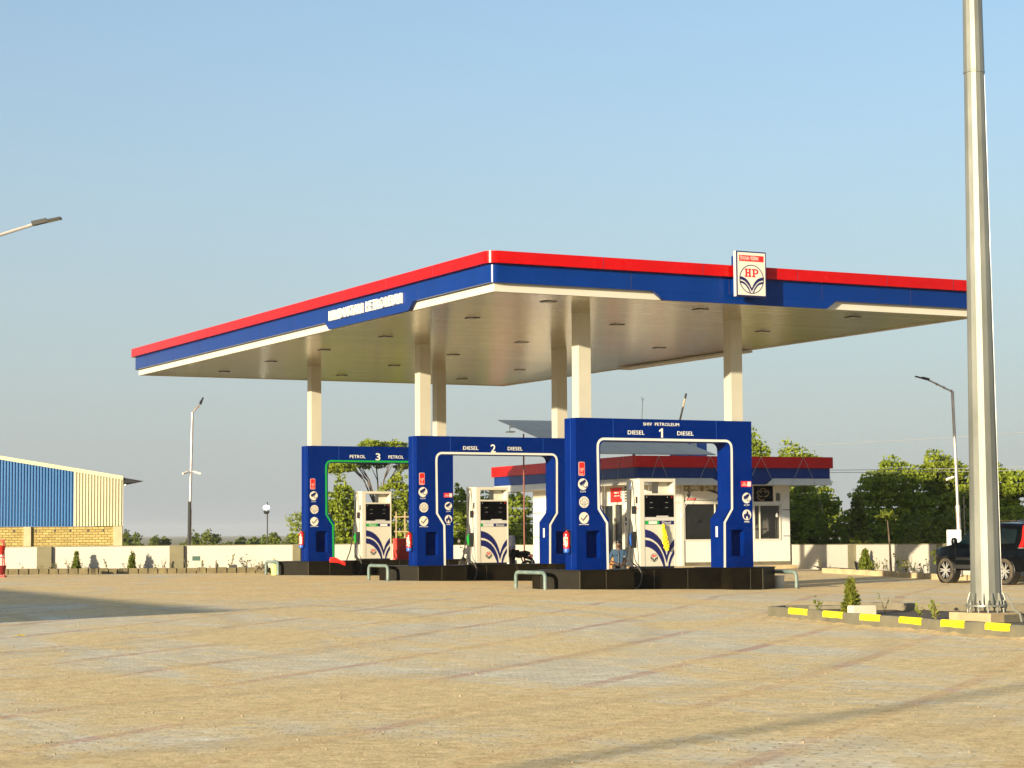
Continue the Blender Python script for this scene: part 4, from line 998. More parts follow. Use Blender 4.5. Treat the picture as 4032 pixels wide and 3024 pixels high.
def strip(name, A, B, z, mat, amp=.03):
    b = MB(); m = 6; n = 0; vs = []
    for (ax, ay), (bx_, by_) in zip(A, B):
        for k in range(m+1):
            u = k/m; x, y = ax+(bx_-ax)*u, ay+(by_-ay)*u; vs.append((x, y, gz(x,y)+z+random.uniform(-amp,amp)))
    for i in range(len(A)-1):
        for k in range(m): vs_ = i*(m+1)+k; n += 1; b.f.append([vs_, vs_+1, vs_+m+2, vs_+m+1]); b.m.append(0)
    b.v = vs; o = b.build(name, mat); tag(o, kind='structure'); return o
def sub(pts, n=6): return [(a[0]+(c[0]-a[0])*k/n, a[1]+(c[1]-a[1])*k/n) for a, c in zip(pts, pts[1:]) for k in range(n)]+[pts[-1]]
wl = [(-21,37.1),(-8.9,30.86),(1.96,25.24),(2.5,24.9),(6.3,22.95)]
strip('soil', sub([(x+nL.x*.08, y+nL.y*.08) for x, y in kl]), sub(wl), .17, m_soil)
strip('soil', sub([(x+.08, y) for x, y in kr]), sub([(22.1,20.0),(18.2,9.7),(17.1,5.8),(16.95,3.7),(17.95,1.0),(21.8,-4)]), .13, m_soil)
# pink paved ramp beside the office
b = MB(); q = [(20.0,14.4),(22.4,14.2),(24.3,20.5),(22.6,20.8)]
b.add([(x,y,-.12) for x,y in q]+[(q[0][0],q[0][1],-.06),(q[1][0],q[1][1],-.06),(q[2][0],q[2][1],.085),(q[3][0],q[3][1],.085)], [(3,2,1,0),(4,5,6,7),(0,1,5,4),(1,2,6,5),(2,3,7,6),(3,0,4,7)])
tag(b.build('path', paint('pink_pavers', (.42,.25,.19), .95, var=.2, vs=4, dirt=.5, dcol=(.5,.4,.26), bmp=.3), None), kind='structure')

# ------------------------------------------------------------------ warehouse
WH = thing('warehouse', 'big gabled shed with blue and cream ribbed sheets over a block wall', 'warehouse', (13.5, 87.55, 0), -yaw)
XL = -24.0; sl_ = .171
def ztop(x): return 5.30+(-x)*sl_ if x > -17 else 5.30+17*sl_-(-17-x)*sl_
def ribbed(b, x0, x1, z0):
    pitch_ = .205; x = x1; A = []
    while x > x0+.01:
        for dx, dy in ((0,0),(.08,0),(.10,-.075),(.13,-.08),(.165,0)):
            if x-dx > x0: A.append((x-dx, dy))
        x -= pitch_
    A.append((x0, 0)); vs = [(px, py, z0) for px, py in A]+[(px, py, ztop(px)) for px, py in A]; n = len(A)
    b.add(vs, [(i+1, i, n+i, n+i+1) for i in range(n-1)])
b = MB(); ribbed(b, -3.35, 0, 2.14); b.build('cream_sheeting', m_scream, WH)
b = MB(); ribbed(b, XL, -3.352, 2.14); b.build('blue_sheeting', m_sblue, WH)
b = MB(); b.box(XL, -.05, .12, .3, -2.3, 2.12); b.build('block_wall', m_block, WH)
for x0, x1 in ((-.64,-.02),(-6.72,-6.22),(-12.8,-12.3),(-18.9,-18.4)):
    b = MB(); b.box(x0, x1, -.10, .118, -2.3, 2.12); b.build('concrete_pillar', paint('pillar', (.36,.30,.18), .9, var=.15, dirt=.2), WH)
b = MB()
for x in (-1.4,-2.45,-3.65,-4.7,-6.0,-7.5,-9): b.box(x, x+.13, .112, .119, 1.78, 1.93)
b.build('putlog_hole', m_black, WH)
b = MB()
for xa, xb in ((XL,-17),(-17,.02)):
    b.add([(xa,-.10,ztop(xa)-.02),(xb,-.10,ztop(xb)-.02),(xb,-.10,ztop(xb)+.24),(xa,-.10,ztop(xa)+.24),(xa,-.05,ztop(xa)-.02),(xb,-.05,ztop(xb)-.02),(xb,.1,ztop(xb)+.24),(xa,.1,ztop(xa)+.24)], [(0,1,2,3),(3,2,6,7),(1,0,4,5),(1,5,6,2),(0,3,7,4)])
b.build('verge_trim', m_scream, WH)
b = MB(); b.add([(0,.1,ztop(0)+.2),(-17,.1,ztop(-17)+.2),(-17,20,ztop(-17)+.2),(-6,20,ztop(0)+.2),(XL,.1,ztop(XL)+.2),(XL,20,ztop(XL)+.2)], [(0,1,2,3)[::-1],(1,4,5,2)[::-1]]); b.build('roof', m_scream, WH)
for xa, xb, zz in ((-.06,-6,5.2),(XL,XL,4)):
    b = MB(); b.add([(xa,.3,-2.3),(xb,20,-2.3),(xb,20,zz),(xa,.3,zz)], [(0,1,2,3)]); b.build('side_wall', m_block, WH)
b = MB(); b.add([(.02,.05,5.42),(1.36,.3,5.18),(-4.6,19,5.18),(-6,19,5.42),(.02,.05,5.05),(1.05,.3,5.10),(-4.9,19,5.10),(-6,19,5.05)], [(0,1,2,3),(4,7,6,5),(0,4,5,1),(1,5,6,2),(0,3,7,4)]); b.build('eave_canopy', m_dgray, WH)
b = MB(); b.lathe([(.02,-.12),(.1,-.08),(.11,0),(.03,.04)], 12, TR(.17,.0,4.95)); b.build('eave_lamp', m_stripe, WH)
b = MB(); b.box(-16.5,16.5,-.05,0,0,0.1) if False else None
# unseen building, form guessed, added to throw the long shadow at left
NB = thing('unseen_building', 'plain building out of view whose shadow lies on the paving at the left', 'building', (-37.6, -21.6, 0))
b = MB(); b.box(-9, 0, 0, 46, -.2, 4.78); b.build('wall', m_plaster, NB); b = MB(); b.box(-9.1, .1, -.1, 46, 4.782, 4.85); b.build('roof', m_conc, NB)
sp_ = thing('unseen_pole', 'tall pole out of view whose thin shadow crosses the foreground paving', 'pole', (-56.0, -54.1, 0))  # plain pole added out of view to cast the thin shadow streak
b = MB(); b.lathe([(.12,0),(.07,11.6),(.0,11.7)], 10); b.build('shaft', m_pole, sp_); b = MB(); b.lathe([(.3,0),(.3,.03)], 12); b.build('base_plate', m_pole, sp_)

# ------------------------------------------------------------------ lamp posts
def lamp_post(loc, H, arm, label, lean=0, camz=None, rz=0, brk=2.3):
    t = thing('street_lamp', label, 'street lamp', loc, rz, 'forecourt lamp posts')
    b = MB(); b.tube([(0,0,0),(lean*.35,0,brk)], .075, 10); b.tube([(lean*.35,0,brk-.05),(lean,0,H)], .05, 10); b.build('pole', m_pole, t, smooth=True)
    ax, ah, hx, hh = arm
    b = MB(); b.tube([(lean-.03*(1 if ax > 0 else -1),0,H-.04),(lean+ax,0,H+ah)], .03, 8); b.build('arm', m_pole, t, smooth=True)
    b = MB(); d = Vector((hx-ax, 0, hh-ah)).normalized(); up = Vector((-d.z,0,d.x)); up = up if up.z > 0 else -up; s = Vector((lean+ax,0,H+ah)); L = math.hypot(hx-ax, hh-ah)
    def bx(a0,a1,w_,z0,z1):
        q = [s+d*a+Vector((0,y,0))+up*z for z in (z0,z1) for a, y in ((a0,-w_),(a1,-w_*.8),(a1,w_*.8),(a0,w_))]
        b.add([tuple(p) for p in q], [(0,3,2,1),(4,5,6,7),(0,1,5,4),(1,2,6,5),(2,3,7,6),(3,0,4,7)])
    bx(-.05, L*.45, .07, -.025, .05); bx(L*.45, L, .10, -.02, .015); lh = b.build('lamp_head', m_dgray, t)
    b = MB(); q = [s+d*a+Vector((0,y,0))+up*-.023 for a, y in ((L*.45,-.07),(L*.95,-.06),(L*.95,.06),(L*.45,.07))]; b.add([tuple(p) for p in q], [(0,1,2,3)]); b.build('lens', m_lgray, lh)
    b = MB()
    for i in range(3): b.tube([(lean+ax*(.02+i*.3),.03,H+ah*(.02+i*.3)+.03),(lean+ax*(.06+i*.3),-.03,H+ah*(.05+i*.3)-.05)], .025, 5)
    b.build('plastic_wrap', m_tan, t)
    if camz:
        for sx in camz[1]:
            b = MB(); b.tube([(lean*.5,0,camz[0]),(lean*.5+sx*.14,-.05,camz[0]+.02)], .02, 6); b.tube([(lean*.5+sx*.12,-.06,camz[0]+.0),(lean*.5+sx*.36,-.16,camz[0]-.08)], .045, 8); b.build('security_camera', m_stripe, t)
    return t
t = lamp_post((-1.75, 27.75, .2), 6.05, (.34, .38, .42, .60), 'tall lamp post with two cameras against the left boundary wall', .12, (3.75,(-1,1)), rz=-yaw+R(25))
b = MB(); b.tube([(-.02,-.09,.0),(-.02,-.09,1.1),(.0,-.07,2.6)], .06, 8); b.build('dark_sleeve', m_dgray, t, smooth=True)
b = MB(); b.tube(smoothpath([(-.05,-.1,.80),(-.30,-.1,.86),(-.52,-.1,.83),(-.60,-.12,.70),(-.60,-.12,.42),(-.45,-.12,.12),(-.22,-.12,.02),(-.1,-.1,.1)]), .028, 6); b.build('conduit', m_stripe, t, smooth=True)
b = MB(); b.box(-.30,-.16,-.16,-.08,.45,.85); b.build('switch_box', m_pier, t)
t = lamp_post((16.2, 3.6, .0), 6.0, (-.80, .38, -1.2, .49), 'lamp post with one camera behind the dark car, right of the office', -.14, (3.2,(-1,)), rz=-yaw)
b = MB(); b.box(-.45,0.02,-.14,-.06,.92,1.50); b.build('meter_box', m_stripe, t, bevel=.02)
b = MB(); b.tube([(.16,-.05,.3),(.14,-.05,2.6)], .02, 6); b.build('cable', m_dgray, t)
lamp_post((-20.25, -12.55, -.03), 6.34, (2.16, .645, 2.61, .745), 'nearest lamp post, only its arm reaching in at the upper left', 0, None, rz=-yaw)
fl = thing('floodlight_pole', 'thin far pole with a shining white floodlight beyond the left wall', 'floodlight', (8.1, 45.4, -2.2), -yaw)
b = MB(); b.tube([(0,0,0),(0,0,5.27)], .03, 6); b.build('pole', m_dgray, fl); b = MB(); b.tube([(-.12,-.0,4.78),(-.02,0,4.78)], .09, 8); b.lathe([(.10,4.70),(.16,4.82),(.12,4.86)], 10, TR(-.04,-.02,0)); b.build('bracket', m_dgray, fl)
b = MB(); b.lathe([(.02,-.10),(.12,-.07),(.15,0),(.12,.08),(.02,.11)], 14, TR(-.05,-.06,5.0)); b.build('lamp', m_lamp, fl, smooth=True)
sg2 = thing('plant_sign', 'small dark green notice on a stick in the left planting strip', 'sign', (-2.17, 25.6, .2), -yaw)
b = MB(); b.box(-.15,.15,-.01,.01,.33,.50); b.build('notice', paint('dark_green', (.015,.06,.045), .6), sg2); b = MB(); b.box(-.008,.008,.011,.02,-.05,.3); b.build('stick', m_wood, sg2)

# ------------------------------------------------------------------ mast and kerbed bed in the right foreground
MS = thing('high_mast', 'tall tapering faceted galvanised mast at the right of the picture', 'mast', (-6.43, -24.38, .33))
b = MB(); n = 14
def rad(z): return .235-.0098*z
b.lathe([(rad(z)*1., z) for z in (0,2,4,6,8,8.32)], n, TR(0,0,.02,R(8))); b.lathe([(rad(8.2)+.012, 8.25), (rad(8.2)+.006,8.3),(rad(14)+.0, 14), (rad(22)+.0, 22)], n, TR(0,0,.0,R(8))); b.build('shaft', m_galv, MS)
b = MB(); b.tube([(rad(0)*.62,-rad(0)*.82,.0),(rad(8.2)*.62,-rad(8.2)*.82,8.2)], .006, 4); b.build('weld_seam', m_chrome, MS)
b = MB(); b.lathe([(.315,0),(.315,.028)], 40); b.build('base_plate', m_galv, MS)
for k in range(12):
    a = R(k*30+10)
    b = MB(); T = TR(0,0,.028,a); b.add([(.22,-.005,0),(.295,-.005,0),(.295,-.005,.04),(.255,-.005,.18),(.215,-.005,.18),(.22,.005,0),(.295,.005,0),(.295,.005,.04),(.255,.005,.18),(.215,.005,.18)], [(0,1,2,3,4),(9,8,7,6,5),(0,5,6,1),(1,6,7,2),(2,7,8,3),(3,8,9,4)], T); b.build('gusset', m_galv, MS)
    T = TR(0,0,0,a+R(15)); b = MB(); b.lathe([(.013,-.12),(.013,.10)], 8, T @ TR(.28,0,0)); b.lathe([(.028,.030),(.028,.055)], 6, T @ TR(.28,0,0)); b.lathe([(.026,-.035),(.026,-.002)], 6, T @ TR(.28,0,0)); b.build('anchor_bolt', m_galv, MS)
b = MB(); b.tube([(.16,-.24,.20),(.20,-.28,.12),(.27,-.32,-.06),(.32,-.38,-.10),(.34,-.42,-.30)], .016, 6); b.build('earth_strap', m_galv, MS)
ft = thing('mast_footing', 'rough square concrete footing block under the mast', 'footing', (-6.35, -24.30, -.03), -yaw+R(35))
b = MB(); b.box(-.40,.46,-.42,.42,.0,.27); o = b.build('footing_block', paint('footing', (.36,.27,.15), .9, var=.25, vs=3, dirt=.5, dcol=(.2,.17,.11), bmp=.5, bs=14), ft, bevel=.015)
b = MB(); b.box(-.1,.35,-.425,-.42,.02,.24); 
for i in range(1): b.build('patch', m_kerb, ft)
# kerbed bed
FB = [(-6.51,-18.62),(-6.83,-20.02),(-7.28,-22.19),(-7.63,-24.46),(-7.92,-26.93),(-8.17,-29.61)]
BBk = [(-5.2,-19.2),(-4.7,-20.2),(-3.4,-21.8),(-1.5,-24.5),(0.5,-28.5),(1.5,-31)]
def kerbsolid(name, pts, h, d_, mat, kind='structure'):
    b = MB(); P = pts; n = len(P); vs = []
    for i, p in enumerate(P):
        a = Vector((*P[max(i-1,0)],0)); c = Vector((*P[min(i+1,n-1)],0)); t_ = (c-a).normalized(); nn = Vector((-t_.y,t_.x,0)); q = Vector((*p,0))
        for off, z in ((-.0,-.15),(.0,h-.03),(.015,h),(d_,h),(d_,-.15)): 
            r_ = q+nn*off; vs.append((r_.x, r_.y, gz(r_.x,r_.y)+z+random.uniform(-.006,.006)*(z > 0)))
    m = 5; b.add(vs, [(i*m+k, (i+1)*m+k, (i+1)*m+k+1, i*m+k+1) for i in range(n-1) for k in range(m-1)]+[(4,3,2,1,0),tuple((n-1)*m+k for k in range(m))])
    o = b.build(name, mat); tag(o, kind=kind); return o
FBs = sub(FB, 8); kerbsolid('kerb', FBs, .20, .13, m_kerb)
kerbsolid('kerb', sub([(-6.51,-18.62),(-6.1,-18.45),(-5.6,-18.6),(-5.2,-19.2)], 4), .20, -.13, m_kerb)
kerbsolid('kerb', sub(BBk, 6), .26, .13, m_conc)
strip('soil', sub([(x+.1,y) for x,y in FB], 6), sub([(x-.0,y) for x,y in BBk], 6), .13, m_soil, .02)
b = MB(); vs = []; Pk = sub(FB, 14); rs_ = random.Random(4)
for i, p_ in enumerate(Pk):
    a = Vector((*Pk[max(i-1,0)],0)); c = Vector((*Pk[min(i+1,len(Pk)-1)],0)); t_ = (c-a).normalized(); nn = Vector((-t_.y,t_.x,0)); q = Vector((*p_,0)); w1 = rs_.uniform(.10,.30); h1 = rs_.uniform(.02,.05)
    for off, z in ((.004,h1),(-w1*.35,h1*.55),(-w1,-.002)): r_ = q+nn*off; vs.append((r_.x, r_.y, gz(r_.x,r_.y)+z))
b.add(vs, [(i*3+k, i*3+k+1, (i+1)*3+k+1, (i+1)*3+k) for i in range(len(Pk)-1) for k in range(2)])
tag(b.build('sand_drift', paint('drift_sand', (.44,.33,.17), .95, var=.3, vs=12, bmp=.8, bs=40), None, smooth=True), 'loose sand banked against the foot of the kerb', 'sand', kind='stuff')
# yellow marks: sheets 4 mm proud of the kerb face and top
acc = 0; starts = (.95, 2.35, 3.72, 5.1, 6.38, 7.62, 8.95, 10.2); mb = MB()
cum = [0]
for a, c in zip(FB, FB[1:]): cum.append(cum[-1]+math.dist(a, c))
def atS(s):
    for i in range(len(FB)-1):
        if s <= cum[i+1] or i == len(FB)-2:
            u = (s-cum[i])/(cum[i+1]-cum[i]); a, c = Vector((*FB[i],0)), Vector((*FB[i+1],0)); d = (c-a).normalized(); return a+(c-a)*u, Vector((-d.y, d.x, 0))
MARKS = [(.97,1.80),(2.42,3.20),(3.83,4.49),(5.09,5.77),(6.31,6.94),(7.47,8.09),(8.7,9.3)]
for (s0, s1) in MARKS:
    q = []; K = 6
    for k in range(K+1):
        p, nn = atS(s0+(s1-s0)*k/K); z = gz(p.x, p.y); w1 = random.uniform(-.006,.006)
        q += [(p.x-nn.x*.006, p.y-nn.y*.006, z+.105+w1), (p.x-nn.x*.006, p.y-nn.y*.006, z+.178), (p.x+nn.x*.012, p.y+nn.y*.012, z+.208), (p.x+nn.x*.04, p.y+nn.y*.04, z+.2095)]
    mb.add(q, [(i*4+k, (i+1)*4+k, (i+1)*4+k+1, i*4+k+1) for i in range(K) for k in range(3)])
tag(mb.build('kerb_markings', m_yellow), kind='structure')
wb = thing('white_kerb_block', 'loose whitewashed kerb block lying in the bed beside the small conifer', 'block', (-6.78, -21.72, .10), -yaw+R(20))
b = MB(); b.prism(rr(-.22,.22,0,.18,.03), -.10, .10); b.build('block', paint('block_wash', (.50,.44,.34), .9, dirt=.2), wb, bevel=.02)

# ------------------------------------------------------------------ plants
def leaf_quads(cen, size, flat=.0, jit=.4, seed=0, asp=1.7):
    r_ = np.random.default_rng(seed); n = len(cen)
    a = r_.normal(size=(n,3)); a /= np.linalg.norm(a,axis=1)[:,None]; c = r_.normal(size=(n,3)); c[:,2] += flat; c /= np.linalg.norm(c,axis=1)[:,None]
    u = np.cross(c, a); u /= (np.linalg.norm(u,axis=1)[:,None]+1e-9); v = np.cross(c, u)
    s = (size*(1+jit*(r_.random(n)*2-1)))[:,None]
    V = np.stack([cen-u*s*asp*.5, cen-v*s*.5, cen+u*s*asp*.5, cen+v*s*.5], 1).reshape(-1,3)
    return V
def quad_obj(name, V, mat, parent):
    n = len(V)//4; me = bpy.data.meshes.new(name); me.vertices.add(len(V)); me.vertices.foreach_set('co', V.astype('f').ravel())
    me.loops.add(len(V)); me.loops.foreach_set('vertex_index', np.arange(len(V), dtype='i')); me.polygons.add(n); me.polygons.foreach_set('loop_start', np.arange(0, len(V), 4, dtype='i'))
    me.materials.append(mat); me.update(); me.validate(); o = bpy.data.objects.new(name, me); COL.objects.link(o); o.parent = parent; return o
def blob_pts(blobs, n, seed, shell=.55, gap=.35):
    r_ = np.random.default_rng(seed); vol = np.array([bb[3]*bb[4]+bb[3]*bb[5] for bb in blobs]); k = r_.choice(len(blobs), n, p=vol/vol.sum()); B = np.array(blobs)[k]
    d = r_.normal(size=(n,3)); d /= np.linalg.norm(d,axis=1)[:,None]; rad_ = shell+(1.08-shell)*r_.random(n)**.6
    # lumpy radius for uneven outline
    ph = B[:,0]*3.1+B[:,1]*1.7
    lump = 1+.22*np.sin(d[:,0]*5+ph)*np.cos(d[:,1]*4+ph*1.3)+.15*np.sin(d[:,2]*7+ph*2)
    # clumps: pull points to sub-centres
    P = B[:,:3]+d*B[:,3:6]*(rad_*lump)[:,None]
    return P
def clump(P, cell, seed, amt=.45):
    r_ = np.random.default_rng(seed); key = np.floor(P/cell).astype(int); h = (key[:,0]*73856093 ^ key[:,1]*19349663 ^ key[:,2]*83492791) & 1023
    tbl = r_.random((1024,4)); c = (key+tbl[h,:3])*cell; keep = tbl[h,3] > .12
    P = P+(c-P)*amt; return P[keep]
def tree(name, label, cat, x, y, z0, w_, ztop_, style='bush', n=7000, size=.16, mat=None, group=None, seed=1, dep=None):
    rs = random.Random(seed); t = thing(name, label, cat, (x,y,z0), rs.random()*6, group); H = ztop_-z0
    if n > 2000: n = int(n*3.4); size *= .66; w_ *= 1.2
    r = w_/2
   
    B = []; mat = mat or m_leaf
    if style == 'bush':
        for k in range(13):
            a = rs.random()*6.28; rr2 = r*.62*math.sqrt(rs.random()); hz = rs.uniform(.18,.80)*H; rb = rs.uniform(.30,.46)*r*(1.15-.35*hz/H)
            B.append((rr2*math.cos(a), rr2*math.sin(a), hz, rb, rb, min(rb*.9, H*.3)))
        B.append((0,0,H*.80,r*.42,r*.42,H*.17)); B.append((0,0,H*.4,r*.7,r*.7,H*.35))
    elif style == 'round':
        for k in range(14):
            a = rs.random()*6.28; rr2 = r*.6*math.sqrt(rs.random()); hz = rs.uniform(.36,.84)*H; rb = rs.uniform(.28,.42)*r
            B.append((rr2*math.cos(a), rr2*math.sin(a), hz, rb, rb, rb*.8))
        B.append((0,0,H*.82,r*.5,r*.5,H*.15))
    elif style == 'umbrella':
        for k in range(26):
            a = rs.random()*6.28; rr2 = r*.85*math.sqrt(rs.random()); hz = H*(.965-.10*(rr2/r)**2-rs.random()*.11); rb = rs.uniform(.16,.28)*r
            B.append((rr2*math.cos(a), rr2*math.sin(a), hz, rb, rb, rb*.42))
    elif style == 'column':
        for k in range(9):
            u = k/8; B.append((rs.uniform(-.1,.1)*r, rs.uniform(-.1,.1)*r, H*(.12+.78*u), r*(1-.75*u)*.85+.03, r*(1-.75*u)*.85+.03, H*.11))
    P = blob_pts(B, n, seed, .25 if style == 'umbrella' else .5)
    P = clump(P, size*4, seed, .22 if style != 'column' else .12); P = P[P[:,2] > .02]
    quad_obj('crown', leaf_quads(P, np.full(len(P), size), .3, .5, seed), mat, t)
    b = MB(); tr = max(.035, r*(.032 if style == 'umbrella' else .06))
    fork = H*(.55 if style == 'umbrella' else .35)
    b.tube([(0,0,-.1),(.03*r,0,fork*.5),(.0,.02*r,fork)], [tr*1.3,tr,tr*.85], 8)
    for k in range(7 if style in ('umbrella','round') else 4):
        a = k*6.28/7+rs.random()*.5; bb = B[rs.randrange(len(B))]
        if style == 'umbrella': ex_ = (r*.62*math.cos(a), r*.62*math.sin(a), H*.86)
        else: ex_ = (bb[0], bb[1], bb[2])
        mid_ = (ex_[0]*.45, ex_[1]*.45, fork+(ex_[2]-fork)*.6)
        b.tube([(0,.02*r,fork*.95), mid_, ex_], [tr*.6,tr*.42,tr*.12], 6)
        if style == 'umbrella':
            for q in range(2): e2 = (ex_[0]*rs.uniform(.9,1.3)+rs.uniform(-.4,.4), ex_[1]*1.1+rs.uniform(-.4,.4), H*rs.uniform(.86,.93)); b.tube([mid_, e2], [tr*.3,tr*.06], 5)
    b.build('trunk', m_trunk, t, smooth=True)
    return t
grp = 'trees behind the boundary wall'
TREES = [
 ('acacia_tree','spreading flat-topped tree with open crown behind gate 3','umbrella',16.8,51.8,5.0,6.70,14000,.10,m_leaf),
 ('bush','dense green bush seen just inside the left leg of gate 3','bush',14.3,51.0,2.6,4.5,9000,.15,m_leaf),
 ('bush','low light bush below the flat-topped tree, behind dispenser 3','bush',14.7,48.6,1.9,3.0,5000,.14,m_leafl),
 ('bush','tall bush behind the wooden scaffold at gate 3','bush',16.1,47.9,3.0,4.75,9000,.15,m_leafl),
 ('bush','sparse bush whose twigs show left of gate 3','bush',13.6,53.6,2.3,3.4,2600,.11,m_leafl),
 ('bush','green bush showing between gate 3 and dispenser 2','bush',24.2,57.1,2.2,4.3,7000,.16,m_leaf),
 ('bush','bush peeking over the top of dispenser 2','bush',26.4,58.4,3.0,3.85,7000,.16,m_leaf),
 ('bush','dense green bush right of dispenser 2 beside the office','bush',26.2,54.0,3.4,3.95,11000,.16,m_leaf),
 ('tree','tree top rising above the office roof beside gate 1','round',42.8,55.1,3.4,7.7,8000,.16,m_leaf),
 ('tree','lower wider tree top above the red office roof edge','round',43.6,51.9,5.0,6.8,10000,.15,m_leafl),
 ('bush','dense tall bush right behind the office corner','bush',31.0,33.1,3.3,4.0,14000,.14,m_leaf),
 ('bush','lower bush sloping down right of the office','bush',32.1,30.6,2.6,2.7,8000,.14,m_leaf),
 ('tree','narrow dark broad-leaved tree between the bushes and the large tree','column',28.7,25.6,1.5,3.05,2600,.20,m_leafd),
 ('tree','large spreading green tree right of the office, left half','round',33.7,29.5,4.2,4.95,15000,.14,m_leaf),
 ('tree','large green tree directly behind the right lamp post','round',36.9,30.1,4.0,5.35,15000,.14,m_leafl),
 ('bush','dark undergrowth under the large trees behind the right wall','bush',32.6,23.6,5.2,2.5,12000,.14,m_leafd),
 ('tree','green tree rising behind the roof of the dark car','round',38.2,27.4,3.3,4.7,12000,.14,m_leaf),
 ('bush','pale green bush at the right edge behind the car','bush',35.4,22.3,2.6,2.75,8000,.14,m_leafl)]
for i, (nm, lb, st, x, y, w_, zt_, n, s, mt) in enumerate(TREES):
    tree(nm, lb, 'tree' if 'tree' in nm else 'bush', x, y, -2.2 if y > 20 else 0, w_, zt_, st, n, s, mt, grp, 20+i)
FAR = [('tree','dark tree against the right edge of the warehouse',46.1,195.0,1.9,2.2),('tree','round dark tree just right of the warehouse',48.7,199.4,1.8,1.95),
 ('tree','first of two small joined trees left of the left lamp post',52.3,203.1,2.0,1.5),('tree','second, right one of two small joined trees left of the lamp post',54.0,204.6,1.8,1.35),
 ('tree','small tree half hidden behind the left lamp post',59.2,210.8,2.2,1.1),('tree','large round tree right of the left lamp post, its left half',53.3,191.2,2.3,2.15),('tree','large round tree right of the left lamp post, its right half',54.9,190.5,2.7,2.2),
 ('bush','low pale hedge right of the big far tree',64.0,214.8,3.2,.55),('bush','low pale hedge farther right toward the floodlight pole',67.3,218.0,3.4,.6),
 ('tree','dark small tree left of the floodlight pole',60.3,193.4,1.9,1.3),('tree','wider tree just left of the floodlight pole',62.6,195.7,2.3,1.25),('tree','tree directly behind the floodlight pole',61.0,187.3,2.0,1.4),
 ('tree','tree right of the floodlight pole',58.4,177.4,2.7,1.75),('tree','lighter tree beside the left edge of gate 3',58.7,171.7,3.0,1.7)]
for i, (nm, lb, x, y, w_, zt_) in enumerate(FAR):
    tree(nm, lb, nm, x, y, -2.2, w_, zt_, 'bush', 2600, .22, m_leaff if i % 3 else m_leafd, 'far trees on the left horizon', 60+i)
# young conifers and weeds
def small_tree(label, x, y, z, w_, h, mat, n=700, s=.045, style='column', seed=1, stem=.2):
    t = tree('young_conifer', label, 'shrub', x, y, z, w_, z+h, style, n, s, mat, None, seed); return t
tree('young_conifer', 'bright green little conifer beside the white block in the kerbed bed', 'shrub', -6.65, -21.25, .08, .26, .72, 'column', 2600, .030, m_leafc, None, 5)
def onwallL(px, d=.6):
    p = Vector((-8.9,30.86,0))+uL*onL(px); p = p-nL*d; return p.x, p.y
for i, (px, h, lb, mt) in enumerate([(317,.72,'dark young conifer by the left wall, the one nearer the warehouse',m_leafd),(534,.74,'dark young conifer by the left wall, nearer the lamp post',m_leafd)]):
    x, y = onwallL(px, .7); tree('young_conifer', lb, 'shrub', x, y, .2, .34, .2+h, 'column', 1300, .045, mt, None, 90+i)
tree('young_conifer', 'small cone-shaped conifer in front of the grey pier at right', 'shrub', 18.75, 12.0, .05, .5, .85, 'column', 1800, .05, m_leafd, None, 95)
tree('young_tree', 'small bushy sapling left of the dark car', 'sapling', 16.15, 4.6, .05, .75, .95, 'round', 800, .07, m_leafd, None, 96)
# slender sapling with drooping leaves
sp2 = thing('sapling', 'slender tall sapling with drooping leaves in front of the right wall', 'sapling', (17.8,9.3,.05))
b = MB(); b.tube([(0,0,0),(-.03,0,.9),(-.12,0,1.9)], [.05,.035,.015], 6); b.build('trunk', m_trunk, sp2)
P = []
for k in range(16):
    a = k*2.4; L = random.uniform(.15,.42)
    for j in range(14): u = j/13; P.append((-.12+L*math.cos(a)*u, L*math.sin(a)*u, 1.85+.45*u-1.0*u*u*L))
quad_obj('crown', leaf_quads(np.array(P), np.full(len(P), .07), 0, .4, 3, 2.6), m_leafd, sp2)
def weed(label, x, y, z, h, seed, mat=m_leafw):
    rs = random.Random(seed); t = thing('weed', label, 'plant', (x,y,z), rs.random()*6, 'small weeds and seedlings in the planting strips'); b = MB(); P = []
    for k in range(rs.randint(2,4)):
        a = rs.random()*6.28; dx, dy = math.cos(a)*h*.3, math.sin(a)*h*.3; hh = h*rs.uniform(.6,1)
        b.tube([(0,0,-.03),(dx*.4,dy*.4,hh*.5),(dx,dy,hh)], [.006,.004,.002], 4)
        for j in range(6): u = .3+.7*j/5; P += [(dx*u+rs.uniform(-.03,.03), dy*u+rs.uniform(-.03,.03), hh*u)]
    b.build('stem', m_leafw, t); quad_obj('leaves', leaf_quads(np.array(P), np.full(len(P), .02+h*.07), .5, .4, seed), mat, t)
WD = [(110,.3,'beside the fire bucket stand'),(178,.22,'below the grey pier nearest the warehouse'),(235,.35,'right of the first grey pier'),(285,.4,'just left of the first dark conifer'),(440,.55,'between the two dark conifers'),(562,.25,'right of the second dark conifer'),(632,.3,'left of the second grey pier'),(655,.4,'close to the second grey pier'),(748,.45,'right of the left lamp post'),(803,.4,'right of the small green notice'),(872,.35,'left of the tall pale weed'),(917,.65,'tallest and palest along the left wall'),(975,.5,'dark-headed, before the left guard rail'),(1003,.35,'left of the farthest guard rail'),(1035,.35,'behind the farthest guard rail'),(1092,.4,'under the left edge of gate 3'),(1335,.2,'seen through gate 3, left one'),(1362,.3,'seen through gate 3, right one')]
for i, (px, h, lb) in enumerate(WD):
    x, y = onwallL(px, .55 if i % 2 else .85); weed('small weed by the left wall, '+lb, x, y, .2, h, 200+i, m_leafd if i in (6,9,12) else m_leafw)
